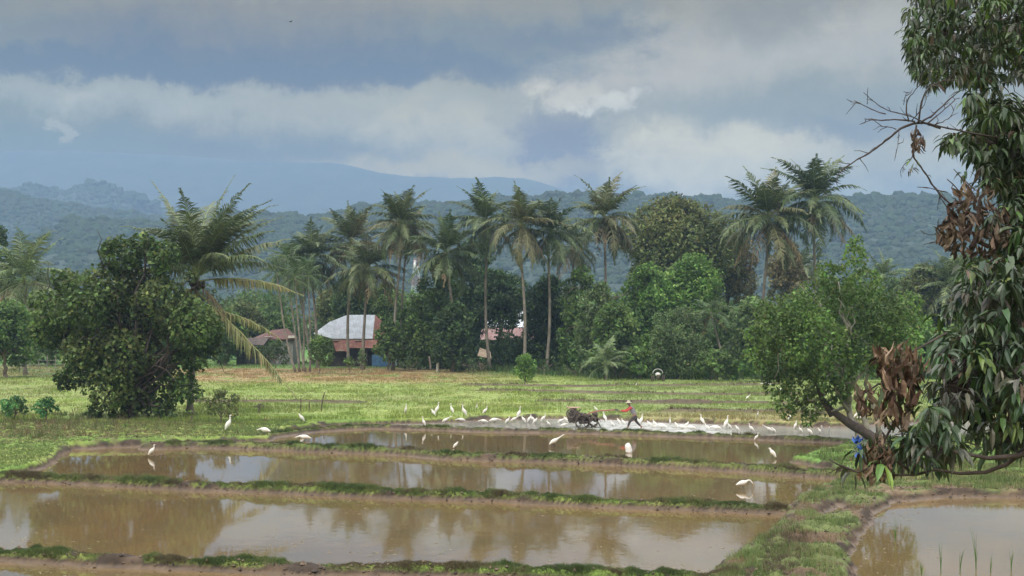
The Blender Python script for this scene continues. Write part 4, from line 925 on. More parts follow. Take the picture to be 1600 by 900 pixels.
def clods():
    n = 6600; X, Y = along(n // 6, [B1, B2, B3], .34); k2 = n // 2; x2, y2 = scatter(k2, (.12, .40), (37, 60), 1.0)
    X = np.concatenate([X, x2]); Y = np.concatenate([Y, y2]); h_, s_ = height(X, Y); px, py = topix(X, Y, h_)
    bd = dist_to_bunds(X, Y, [B1, B2, B3]); k = ((bd < .8) | ((np.abs(s_) < .7) & (px > 1040)) | ((fbm(X * .7, Y * .7, 71, 3) > .56) & (px > 1080) & (s_ < 0))) & (h_ > -.03)
    X, Y, h_ = X[k], Y[k], h_[k]; n = len(X); O = np.array([[1, 0, 0], [-1, 0, 0], [0, 1, 0], [0, -1, 0], [0, 0, 1], [0, 0, -1.]]); Fo = np.array([[0, 2, 4], [2, 1, 4], [1, 3, 4], [3, 0, 4], [2, 0, 5], [1, 2, 5], [3, 1, 5], [0, 3, 5]])
    r = rng.uniform(.015, .07, n) * rng.uniform(.5, 1, n); v = O[None] * (1 + .4 * rng.standard_normal((n, 6, 3))) * r[:, None, None] * [1.2, 1.2, .8] + np.stack([X, Y, h_ + r * .2], 1)[:, None]
    c = np.array([(.05, .036, .026), (.11, .075, .05), (.15, .105, .07)])[rng.integers(0, 3, n)]
    o = mesh('mud_clods', v.reshape(-1, 3), (Fo[None] + 6 * np.arange(n)[:, None, None]).reshape(-1, 3), mat('clod', attr=True, rough=.8), col=np.repeat(c, 6, 0)); tag(o, 'small lumps of turned mud on the bunds and the bank', 'mud', kind='stuff')
clods()
def reed(px, py, h_, lab):
    g = gp(px, py, 0.0); s_ = []; mb = MB(); root_g = (g[0], g[1], -.05)
    for k in range(rng.integers(3, 7)):
        a = rng.uniform(0, 6.28); L = h_ * rng.uniform(.5, 1.1); ln = rng.uniform(.05, .3) * L; t_ = np.linspace(0, 1, 5)
        mb.tube(np.stack([math.cos(a) * ln * t_ ** 2, math.sin(a) * ln * t_ ** 2, L * t_], 1), np.linspace(.012, .002, 5), 4, c=(.10, .19, .05))
    tag(mb.build('reed', GRASS, loc=root_g), lab, 'plant', 'reeds in the near right pond')
for x, y, h_, l in ((1470, 895, .8, 'reed tuft at the bottom of the right pond, leftmost'), (1500, 897, .7, 'reed tuft at the bottom of the right pond, second from the left'), (1525, 890, 1.1, 'tallest reed tuft in the right pond'),
    (1548, 897, .5, 'short reed tuft right of the tallest one in the right pond'), (1580, 892, .6, 'reed tuft at the right edge of the right pond'), (1440, 898, .35, 'tiny reed tuft by the muddy shore of the right pond'), (1399, 846, .9, 'thin lone reed standing in the upper left of the right pond')): reed(x, y, h_, l)
# floating bits of straw and scum on the water
def flecks():
    x, y = scatter(16000, (-.36, .42), (37, 84), 1.0); h_, s_ = height(x, y); bd = dist_to_bunds(x, y, [B1, B2, B3])
    k = (h_ < 0) & (rng.random(len(x)) < .10 + .5 * sm(bd, 5, .8) + .5 * sm(-s_, -2, -.3)) & (rng.random(len(x)) < sm(fbm(x * .3, y * .3, 44, 3), .38, .6))
    x, y = x[k], y[k]; n = len(x); a = rng.uniform(0, 6.28, n); L = rng.uniform(.02, .12, n); w = rng.uniform(.012, .04, n)
    d = np.stack([np.cos(a), np.sin(a), 0 * a], 1); s2 = np.stack([-np.sin(a), np.cos(a), 0 * a], 1); C = np.stack([x, y, np.full(n, .016)], 1)
    v = np.stack([C - d * L[:, None], C - s2 * w[:, None], C + d * L[:, None], C + s2 * w[:, None]], 1).reshape(-1, 3)
    v[:, 2] += np.tile([0, .003, .006, .003], n)
    o = mesh('floating_straw', v, np.arange(4 * n).reshape(-1, 4), GRASS, col=np.repeat(np.array([(.34, .28, .17), (.25, .19, .11), (.22, .22, .09)])[rng.integers(0, 3, n)], 4, 0)); tag(o, 'scattered straw and plant bits floating on the paddy water', 'debris', kind='stuff')
flecks()

# ------------------------------------------------------------------ houses
def metal_sheet(name, col, rust=None, rough=.45):
    m = mat(name, col, rough, var=.15, vscale=1.2, spec=.5); t = m.node_tree; b = t.nodes['Principled BSDF']
    co = t.nodes.new('ShaderNodeTexCoord').outputs['Object']; s_ = t.nodes.new('ShaderNodeSeparateXYZ'); t.links.new(co, s_.inputs[0])
    w = M_(t, 'SINE', M_(t, 'MULTIPLY', s_.outputs[0], 2 * math.pi / .2)); bn = t.nodes.new('ShaderNodeBump'); bn.inputs['Distance'].default_value = .02; bn.inputs['Strength'].default_value = .8
    t.links.new(w, bn.inputs['Height']); t.links.new(bn.outputs[0], b.inputs['Normal'])
    if rust:
        src = b.inputs['Base Color'].links[0].from_socket; f = sstep(t, noise(t, co, 1.4, 6, .7), .48, .62)
        t.links.new(mixc(t, f, src, rust), b.inputs['Base Color'])
    return m
WHITE_ROOF = metal_sheet('white_metal_roof', (.66, .70, .76), (.56, .60, .64), .4)
RUST = metal_sheet('rusty_metal_roof', (.26, .10, .07), (.36, .19, .13), .75)
REDROOF = metal_sheet('red_metal_roof', (.15, .065, .052), (.11, .075, .06), .75)
WOODD = mat('dark_wood', (.045, .035, .032), .85, var=.4, vscale=4, bump=.4)
GREYW = mat('weathered_wall', (.20, .20, .19), .85, var=.2, vscale=2)
BLUEP = mat('blue_panel', (.07, .16, .32), .6, var=.2, vscale=3)
PALEP = mat('pale_panel', (.60, .56, .50), .6, var=.15, vscale=3)
def house_main():
    D = 184; o = at(560, 575, D); o[2] = .3; root = empty('house', tuple(o), 'wooden house with big white metal roof and rusty lower eaves among the palms', 'house')
    def p(x, y, d=0): q = at(x, y, D + d) - o; return q
    s = ppm(D)
    # main hip roof: front slope white, right hip rusty
    ridge_l, ridge_r = p(543, 492, 3.2), p(586, 492, 3.2); ev_l, ev_r = p(490, 522, -.4), p(582, 529, -.4)
    mb = MB(); mid_l, mid_t = p(520, 529, -.4), p(515, 503, 1.8)
    for tri in ([p(490, 521, 0), mid_l, mid_t], [mid_l, p(543, 492, 3.2), mid_t]): mb.slab(tri, .05)
    mb.slab([mid_l, ev_r, ridge_r, ridge_l], .05); mb.build('white_roof', WHITE_ROOF, root)
    mb = MB(); mb.slab([ev_r + [.03, 0, 0], p(606, 529, .2), p(600, 505, 2.6), ridge_r + [.03, 0, 0]], .05); mb.slab([p(606, 529, .2), p(632, 541, 1), p(600, 505, 2.6)], .05)
    mb.slab([ridge_l + [0, .1, 0], ridge_r + [0, .1, 0], p(604, 528, 8.5), p(492, 520, 8.5)], .05); mb.build('rear_roof', RUST, root)
    mb = MB(); mb.slab([p(525, 549, -2.4), p(542, 549, -2.4), p(545, 530, -.5) + [0, 0, -.06], p(519, 530, -.5) + [0, 0, -.06]], .05)
    mb.slab([p(542.5, 543.5, -2.0), p(632, 543.5, -1.6), p(606, 529.8, -.3) + [0, 0, -.06], p(545.5, 530, -.5) + [0, 0, -.06]], .05); mb.build('lean_to_roof', RUST, root)
    z0 = -.1; xl, xr = p(512, 540)[0], p(628, 540)[0]; wall = MB()
    wall.box((xl + xr) / 2, 4.2, 1.45, xr - xl, 7.2, 3.0); wall.build('wall', WOODD, root)
    for a in (p(517, 540)[0], p(575, 540)[0], p(629, 540)[0]): MB().box(a, -1.55, .95, .14, .14, 2.2).build('post', WOODD, root)
    wl = MB(); wl.box((p(515, 0)[0] + p(575, 0)[0]) / 2, -1.3, .5, p(575, 0)[0] - p(515, 0)[0], .08, 1.1); wl.build('veranda_wall', WOODD, root)
    bp = MB(); a, b_ = p(584, 0)[0], p(612, 0)[0]; bp.box((a + b_) / 2, -1.75, .72, b_ - a, .06, 1.4)
    for k in range(5): bp.box(a + (b_ - a) * (k + .5) / 5, -1.79, .72, .04, .03, 1.4)
    bp.build('blue_panel', BLUEP, root)
    MB().box(p(618, 0)[0], -1.72, .8, .7, .05, 1.4).build('pale_panel', mat('pale_green_panel', (.28, .36, .34), .7, var=.2, vscale=4), root)
    w = MB().box(p(550, 0)[0], .55, 1.6, 1.1, .06, .9).build('window', mat('window_glass', (.02, .025, .03), .2), root)
    MB().box(p(562, 0)[0], .55, 1.1, .95, .07, 2.0).build('door', mat('door_wood', (.07, .05, .045), .7), root)
    for x, y in ((525, 532.5), (560, 532.5), (533, 548)):
        q = p(x, y, -.75 if y < 540 else -2.35); MB().box(q[0], q[1], q[2] + .04, .75, .35, .05).build('patch', PALEP, root)
house_main()
def house_red():
    D = 190; o = at(415, 575, D); o[2] = .3; root = empty('house', tuple(o), 'low house with brownish red hip roof and grey lean-to left of the areca palms', 'house')
    p = lambda x, y, d=0: at(x, y, D + d) - o
    mb = MB(); a, b_, c, d = p(400, 530, -1), p(462, 530, -1), p(449, 513, 2.5), p(424, 516, 2.5)
    mb.slab([a, b_, c, d], .05); mb.slab([b_, p(466, 528, 6), c], .05); mb.slab([p(396, 528, 6), a, d], .05); mb.slab([c, p(466, 528, 6), p(396, 528, 6), d], .05)
    mb.build('roof', REDROOF, root)
    mb = MB(); mb.slab([p(372, 539, -3.2), p(412, 539, -3.2), p(420, 528, -1), p(380, 528, -1)], .05); mb.build('lean_to_roof', mat('brown_sheet', (.10, .075, .065), .8, var=.3, vscale=2), root)
    xl, xr = p(400, 0)[0], p(460, 0)[0]; MB().box((xl + xr) / 2, 2.6, 1.4, xr - xl, 6.4, 3.2).build('wall', GREYW, root)
    xl, xr = p(376, 0)[0], p(410, 0)[0]; w = MB().box((xl + xr) / 2, -1.4, 1.1, xr - xl, 1.6, 2.4).build('side_wall', mat('dark_grey_wall', (.09, .09, .088), .85, var=.3, vscale=3), root)
    for x, c_ in ((390, .6), (404, .6)): MB().box(p(x, 0)[0], -2.22, 1.3, .9, .05, 1.0).build('window', mat('window_dark', (.02, .02, .022), .3), root)
    q = p(420, 527, -.6); MB().box(q[0], q[1] - .1, q[2] + .06, .9, .5, .05).build('skylight', PALEP, root)
    q = p(456, 525, -.5); MB().box(q[0], q[1] - .3, q[2] - .1, .8, .4, .3).build('gable_board', PALEP, root)
house_red()
def house_hidden():
    D = 200; o = at(795, 575, D); o[2] = .3; root = empty('house', tuple(o), 'house with pale roof and pinkish lower roof glimpsed through the dark trees', 'house')
    p = lambda x, y, d=0: at(x, y, D + d) - o
    MB().slab([p(752, 511, -1), p(838, 511, -1), p(826, 486, 4), p(766, 486, 4)], .05).slab([p(766, 486, 4), p(826, 486, 4), p(838, 511, 9), p(752, 511, 9)], .05).build('roof', WHITE_ROOF, root)
    MB().slab([p(750, 531, -3.6), p(842, 531, -3.6), p(838, 512, -1), p(752, 512, -1)], .05).build('lower_roof', metal_sheet('pink_metal_roof', (.26, .15, .14), (.32, .22, .2), .7), root)
    xl, xr = p(758, 0)[0], p(832, 0)[0]; MB().box((xl + xr) / 2, 2.5, 1.5, xr - xl, 6.5, 3.4).build('wall', mat('cream_wall', (.32, .26, .22), .8, var=.15), root)
    for x in (775, 800, 822): MB().box(p(x, 0)[0], -.8, 1.5, 1.1, .06, 1.2).build('window', mat('window_dark_pane', (.03, .03, .035), .3), root)
house_hidden()
def shed():
    D = 170; o = at(757, 570, D); o[2] = .3; root = empty('shed', tuple(o), 'small open shed with tan sloping roof under the thin palm trunks', 'shed')
    p = lambda x, y, d=0: at(x, y, D + d) - o
    MB().slab([p(746, 556, -1), p(768, 560, -1), p(766, 549, .8), p(750, 543, .8)], .05).build('roof', mat('tan_sheet', (.45, .34, .24), .8, var=.25, vscale=3), root)
    for x in (748, 766):
        for d in (-.8, .7): MB().box(p(x, 0)[0], d, .7, .09, .09, 1.5).build('post', WOODD, root)
    MB().box(p(757, 0)[0], .3, .45, 1.1, .05, .8).build('back_panel', mat('tan_panel', (.42, .32, .25), .8, var=.2), root)
shed()
def mast():
    D = 520; o = at(650, 560, D); o[2] = .3; z1 = at(650, 404, D)[2] - .3; root = empty('lattice_mast', tuple(o), 'faint red and white lattice mast far behind the palms', 'mast'); mb = MB(); n = 16
    red, wh = (.34, .2, .19), (.42, .44, .46)
    for k in range(n):
        za, zb = z1 * k / n, z1 * (k + 1) / n; wa, wb = 2.4 - 1.7 * k / n, 2.4 - 1.7 * (k + 1) / n; c = red if (k // 2) % 2 else wh
        cs = [(1, 1), (-1, 1), (-1, -1), (1, -1)]
        for i in range(4):
            a, b_ = np.array([cs[i][0] * wa, cs[i][1] * wa, za]), np.array([cs[i][0] * wb, cs[i][1] * wb, zb]); a2 = np.array([cs[(i + 1) % 4][0] * wa, cs[(i + 1) % 4][1] * wa, za]); b2 = np.array([cs[(i + 1) % 4][0] * wb, cs[(i + 1) % 4][1] * wb, zb])
            mb.tube([a, b_], .10, 4, c); mb.tube([a, b2], .05, 4, c, False); mb.tube([a2, b_], .05, 4, c, False); mb.tube([b_, b2], .05, 4, c, False)
    mb.build('lattice', mat('mast_paint', attr=True, rough=.5), root)
    for k, (a, zz) in enumerate(((0, .96), (2.1, .93), (4.2, .9), (1, .86))): MB().tube([[math.cos(a) * .9, math.sin(a) * .9, z1 * zz - 1.2], [math.cos(a) * .9, math.sin(a) * .9, z1 * zz + 1.2]], .35, 8, (.7, .7, .7)).build('antenna', mat('antenna_white', (.7, .7, .7), .4), root, smooth=True)
mast()
# posts
for x, y0, y1, w, D, colr, lab, lean in ((684, 570, 588, 4.5, 165, (.75, .72, .66), 'thick short white post at the field edge', .02), (673, 556, 578, 3, 170, (.22, .18, .15), 'leaning grey stump left of the thick white post', -.12),
        (470, 633, 655, 1.6, 99, (.12, .09, .06), 'thin dark stake in the grass, left of two beside the taller curved stalk', 0), (483, 637, 654, 1.5, 99, (.12, .09, .06), 'thin dark stake in the grass, right one of the two', .02), (502, 624, 654, 1.8, 99, (.10, .075, .05), 'tall slightly bent stalk standing in the grass', .16),
        (1284, 680, 707, 2.4, 80, (.45, .44, .42), 'pale stake in the far water left of its twin, beside the leaning limb', 0), (1296, 682, 708, 2.2, 80, (.45, .44, .42), 'pale stake in the far water right of its twin, under the leaning limb', 0),
        (1111, 588, 604, 3, 146, (.34, .29, .2), 'pale broken stump at the field edge below the slender leaning trunk', .05)):
    b0 = at(x, y1, D); b0[2] = float(height(b0[0:1], b0[1:2])[0][0]) - .05; hgt = (y1 - y0) / ppm(D) + .05; r = w / ppm(D) / 2; mb = MB(); k = 6
    t_ = np.linspace(0, 1, k); mb.tube(np.stack([lean * hgt * t_ ** 1.6, 0 * t_, hgt * t_], 1), r * np.array([1.1, 1, 1.03, .97, 1, .9]), 8)
    o = mb.build('post', mat('post_wood', colr, .8, var=.2, vscale=4), loc=tuple(b0), smooth=True); tag(o, lab, 'post')
def fence():
    D = 176; a, b_ = at(-60, 566, D), at(100, 566, D); root = empty('fence', (a[0], a[1], .3), 'low pale stick fence below the far left palm', 'fence'); L = b_[0] - a[0]
    for k in range(13): MB().tube([[L * k / 12, 0, -.2], [L * k / 12 + rng.uniform(-.06, .06), 0, rng.uniform(1.2, 1.7)]], .06, 6).build('fence_post', PALEBARK, root)
    MB().tube([[0, -.07, .9], [L, -.07, .95]], .03, 5).tube([[0, -.07, .45], [L, -.07, .5]], .03, 5).build('rail', PALEBARK, root)
fence()

# ------------------------------------------------------------------ egrets
EW = mat('egret_white', (.74, .72, .67), .7, var=.06, vscale=30, spec=.3); EB = mat('egret_beak', (.62, .36, .08), .5); ELG = mat('egret_leg', (.045, .045, .035), .6)
def egret_meshes():
    out = {}
    # spine in (forward, up), radius; z measured from the ground, total height about 1 before scaling
    body = lambda tilt, zc: [(-.36, -.03, .02), (-.26, -.01, .065), (-.12, .03, .118), (.02, .04, .14), (.13, .05, .122), (.20, .07, .08)]
    def make(key, tilt, zc, neck, head_dir, leglen, legs=((-.02, .04), (.03, -.04))):
        ca, sa = math.cos(tilt), math.sin(tilt); sp = [(f * ca - u * sa, zc + f * sa + u * ca, r) for f, u, r in body(0, 0)]
        x0, z0 = sp[-1][0], sp[-1][1]
        sp += [(x0 + nx, z0 + nz, nr) for nx, nz, nr in neck]
        P = np.array([[x, 0, z] for x, z, r in sp]); Rr = np.array([r * (1.2 if i > 5 else 1) for i, (_, _, r) in enumerate(sp)])
        hx, hz_ = P[-1][0], P[-1][2]; hd = np.array([head_dir[0], 0, head_dir[1]]); hd = hd / np.linalg.norm(hd)
        P = np.concatenate([P, [P[-1] + hd * .03, P[-1] + hd * .07, P[-1] + hd * .10]]); Rr = np.concatenate([Rr, [.034, .030, .012]])
        # resample smoothly
        t0 = np.concatenate([[0], np.cumsum(np.linalg.norm(np.diff(P, axis=0), axis=1))]); tt = np.linspace(0, t0[-1], 34)
        Q = np.stack([np.interp(tt, t0, P[:, j]) for j in range(3)], 1); rr = np.interp(tt, t0, Rr)
        for _ in range(2): Q[1:-1] = (Q[:-2] + Q[1:-1] * 2 + Q[2:]) / 4
        mb = MB().tube(Q, rr, 10, sx=.72)
        bk = MB().tube(np.array([P[-1] - hd * .01, P[-1] + hd * .06, P[-1] + hd * .125]), [.014, .009, .002], 6)
        lg = []
        hip = np.array([.0, 0, zc - .05])
        for lx, ly in legs: lg.append(MB().tube(np.array([[hip[0], ly, hip[2]], [hip[0] + .02 + lx * .6, ly, hip[2] * .52], [lx, ly, .01], [lx + .07, ly, .0]]), [.013, .010, .008, .006], 5))
        out[key] = (mb, bk, lg)
    make('upright', R(52), .50, [(.02, .08, .048), (.03, .18, .034), (.01, .27, .028), (.02, .34, .028)], (1, -.05), .4)
    make('alert', R(38), .46, [(.05, .05, .048), (.07, .13, .036), (.04, .21, .028), (.04, .28, .028)], (1, -.1), .4)
    make('hunched', R(40), .44, [(.03, .05, .06), (.05, .10, .05), (.06, .14, .04)], (1, -.25), .4)
    make('stretched', R(22), .42, [(.10, .06, .045), (.22, .14, .03), (.32, .20, .026), (.38, .24, .028)], (1, .05), .4)
    make('feeding', R(5), .40, [(.08, .06, .045), (.18, .09, .034), (.27, .05, .028), (.33, -.03, .028)], (.6, -1), .4)
    make('low', R(2), .27, [(.07, .01, .048), (.15, -.02, .034), (.23, -.04, .028)], (1, -.2), .25)
    res = {}
    for k, (mb, bk, lg) in out.items(): res[k] = (mb, bk, lg)
    return res
EM = egret_meshes(); EPROTO = {}
def egret(px, py, hpx, pose, face, label, group='white egrets around the flooded paddies', zoff=0, name='egret'):
    """feet seen at (px,py); hpx = visible height; face: degrees, 0 = to the right, 180 = left, 90 = away, 270 = toward the camera"""
    g = ground(px, py); under = float(height(g[0:1], g[1:2])[0][0]); D = g[1]
    nat = {'upright': 1.08, 'alert': .93, 'hunched': .78, 'stretched': .86, 'feeding': .60, 'low': .42}[pose]
    sc_ = float(np.clip(hpx / ppm(D) / nat * 1.12, .5, 1.35)); z = max(under, -.05)
    root = empty(name, (g[0], g[1], z), label, 'egret', group, R(face + rng.uniform(-16, 16))); root.scale = (sc_ * rng.uniform(.9, 1.12), sc_, sc_ * rng.uniform(.94, 1.06))
    if pose not in EPROTO:
        mb, bk, lg = EM[pose]; EPROTO[pose] = [mb.build('body', EW, root, smooth=True), bk.build('beak', EB, root, smooth=True)] + [l.build('leg', ELG, root, smooth=True) for l in lg]
    else:
        for o in EPROTO[pose]: c = o.copy(); COL.objects.link(c); c.parent = root
    return root
# (x, y of the feet, height, pose, facing, label)
EG = [
 (237, 714, 18, 'alert', 20, 'egret standing alone in the second pond near its left end'),
 (357, 686, 25, 'upright', 25, 'tall egret with raised neck on the mud bund near the wispy bush'),
 (414, 680, 11, 'low', 180, 'egret stooping to the left on the bank beside the tall upright egret'),
 (471, 670, 13, 'hunched', 180, 'small egret on grass at the left tip of the far pond, upper of two'),
 (476, 689, 10, 'low', 200, 'stooping egret at the left tip of the far pond, lower of two'),
 (634, 659, 20, 'upright', 280, 'egret facing the camera, leftmost of the long row along the far bank'),
 (662, 672, 16, 'upright', 170, 'egret on the mud below the long row, second from its left end'),
 (677, 660, 12, 'hunched', 160, 'hunched egret tucked behind the first tall pair of the long row'),
 (683, 658, 19, 'upright', 20, 'tall egret facing right in the first pair of the long row'),
 (696, 662, 12, 'stretched', 20, 'egret bending forward just left of a tall left facing one in the long row'),
 (706, 657, 17, 'upright', 165, 'tall egret facing left just right of the bending one in the long row'),
 (725, 659, 19, 'upright', 165, 'tall left facing egret with a crouching one at its feet'),
 (721, 660, 7, 'low', 180, 'crouching egret at the feet of a tall left facing one'),
 (745, 643, 11, 'hunched', 275, 'small egret alone on the grass above the long row'),
 (758, 657, 13, 'alert', 15, 'egret looking right with another crouched below it in the long row'),
 (756, 662, 7, 'low', 190, 'crouched egret directly below the right looking one in the long row'),
 (772, 661, 8, 'low', 10, 'egret stretched flat toward the right in the long row'),
 (793, 663, 13, 'alert', 15, 'leaning egret left of the tallest one in the long row'),
 (803, 660, 12, 'stretched', 25, 'bending egret touching the tallest one in the long row'),
 (811, 656, 20, 'upright', 35, 'tallest egret, neck stretched up, in the middle of the long row'),
 (818, 662, 13, 'alert', 165, 'egret looking left right below the tallest one'),
 (827, 661, 11, 'hunched', 20, 'first of three small egrets right of the tallest one'),
 (832, 660, 12, 'alert', 150, 'second of three small egrets right of the tallest one'),
 (836, 663, 10, 'hunched', 10, 'third of three small egrets right of the tallest one'),
 (849, 660, 13, 'alert', 15, 'egret leaning right halfway between the tallest one and the plough'),
 (857, 666, 8, 'hunched', 190, 'small egret on the mud halfway between the tallest one and the plough'),
 (712, 701, 10, 'hunched', 20, 'egret standing alone in the far pond below the long row'),
 (876, 662, 11, 'stretched', 20, 'egret just left of the plough leaning toward it'),
 (884, 660, 9, 'hunched', 160, 'egret against the left wheel of the plough'),
 (882, 668, 7, 'low', 10, 'crouching egret on the mud in front of the left end of the plough'),
 (866, 699, 19, 'stretched', 30, 'big egret reaching up to the right in the far pond below the plough'),
 (931, 645, 8, 'hunched', 180, 'egret head showing above the rear of the plough'),
 (945, 660, 16, 'upright', 170, 'egret standing upright between the plough and the farmer'),
 (957, 667, 11, 'alert', 175, 'white egret wading behind the plough, first right of the upright one'),
 (967, 663, 7, 'hunched', 180, 'small egret wading just left of the farmer, farther of two'),
 (974, 664, 8, 'alert', 180, 'small egret wading just left of the farmer, nearer of two'),
 (1002, 664, 16, 'upright', 20, 'egret directly behind the farmer with raised neck'),
 (997, 662, 10, 'hunched', 190, 'egret half hidden by the farmer at his back'),
 (1023, 666, 9, 'alert', 175, 'low egret in the white churned water, first right of the farmer'),
 (1034, 671, 9, 'low', 170, 'crouching egret in the churned water, second right of the farmer'),
 (1047, 665, 15, 'upright', 270, 'slim upright egret facing the camera in the churned water'),
 (1057, 669, 9, 'hunched', 180, 'small hunched egret right of the slim upright one'),
 (1066, 671, 7, 'low', 180, 'crouching egret in the churned water between two upright ones, left'),
 (1080, 672, 8, 'low', 170, 'crouching egret in the churned water between two upright ones, right'),
 (1097, 664, 17, 'upright', 185, 'tall egret with a bent one at its right foot in the churned water'),
 (1105, 673, 12, 'alert', 165, 'bent egret at the right foot of a tall one in the churned water'),
 (1014, 666, 9, 'hunched', 180, 'small hunched egret in the foam just right of the farmer'),
 (1073, 668, 9, 'hunched', 15, 'small right facing egret in the foam between two upright ones'),
 (1119, 673, 8, 'low', 170, 'crouching egret just left of the tallest one in the churned water'),
 (1152, 674, 9, 'hunched', 180, 'small egret between the tallest one and the lone left facing egret'),
 (1135, 671, 21, 'upright', 30, 'tallest egret in the churned water, leaning right'),
 (1140, 671, 8, 'hunched', 190, 'small egret crouched beside the tallest one in the churned water'),
 (1174, 676, 14, 'alert', 175, 'lone egret facing left right of the tallest one in the churned water'),
 (1202, 677, 14, 'stretched', 165, 'egret facing left with neck forward, left of a gap before the leaning tree limb'),
 (1209, 677, 10, 'hunched', 170, 'plump egret touching the one with its neck forward'),
 (1182, 689, 12, 'alert', 15, 'egret standing on the mud strip right of the tall ones'),
 (1207, 717, 16, 'hunched', 170, 'egret alone in the far pond near the bright green wedge of grass'),
 (1168, 626, 8, 'stretched', 20, 'small egret alone on the green terrace at the right'),
 (1184, 655, 11, 'hunched', 275, 'egret sitting in the straw coloured strip right of the churned water'),
 (1199, 605, 7, 'low', 165, 'tiny egret near the far bushes beside the light green tree'),
 (1221, 618, 9, 'hunched', 25, 'tiny egret at the left edge of the light green tree crown'),
 (1234, 666, 10, 'hunched', 20, 'egret under the low leaves of the light green tree, farther one'),
 (1243, 671, 15, 'upright', 25, 'tall egret leaning right under the low leaves of the light green tree'),
 (1251, 677, 11, 'alert', 165, 'egret facing left at the foot of a right leaning one under the light green tree'),
 (1265, 680, 14, 'alert', 165, 'egret just left of the thick leaning limb'),
 (1281, 678, 7, 'hunched', 180, 'small egret beside the pale stakes'),
 (1160, 765, 16, 'feeding', 0, 'big egret bending its neck to the right in the second pond'),
 (994, 605, 6, 'hunched', 275, 'tiny egret in the far grass left of the small white tractor'),
 (1337, 663, 9, 'hunched', 15, 'egret seen between the trunks of the light green tree'),
 (1345, 657, 7, 'low', 15, 'egret with its back flat seen right of the pale trunk'),
 (1484, 673, 14, 'upright', 200, 'egret seen through the gap in the mango leaves, left one'),
 (1499, 668, 16, 'upright', 20, 'egret seen through the gap in the mango leaves, right one'),
]
for e in EG: egret(*e)
# white sack on the bund and the dark stick beside it
def sack():
    g = ground(982, 708); D = g[1]; s = ppm(D); w, h_ = 10.5 / s, 16 / s; n, m = 16, 12; mb = MB(); P = []
    z = np.linspace(0, 1, m); r = w / 2 * np.array([.86, .98, 1, 1, .98, .97, .97, .96, .9, .76, .5, .12])
    mb.tube(np.stack([.02 * np.sin(z * 7), 0 * z, z * h_], 1), r, n); o = mb.build('sack', mat('white_sack', (.78, .77, .74), .6, var=.08, vscale=14, bump=.5, bscale=18), loc=tuple(g), smooth=True)
    tag(o, 'plump round topped white sack standing on the mud bund below the farmer', 'sack')
sack()
# tiny bird in the clouds
def flyer():
    c = at(454, 34, 150); mb = MB(); mb.tube(np.array([[-.22, 0, 0], [-.05, 0, .01], [.12, 0, .02], [.2, 0, .02]]), [.01, .055, .045, .01], 8); o = mb.build('swallow', mat('dark_feather', (.03, .03, .035), .7), loc=tuple(c), smooth=True)
    w = MB()
    for s_ in (-1, 1): w = MB(); w.slab([[-.06, .03 * s_, .02], [.07, .03 * s_, .02], [.0, .24 * s_, .12], [-.05, .22 * s_, .12]][::s_], .008); w.slab([[-.05, .22 * s_, .12], [.0, .24 * s_, .12], [-.14, .48 * s_, .07]][::s_], .006); w.build('wing', o.data.materials[0], o)
    tag(o, 'small dark bird flying high against the grey cloud', 'bird'); o.rotation_euler = (0, 0, R(60))
flyer()

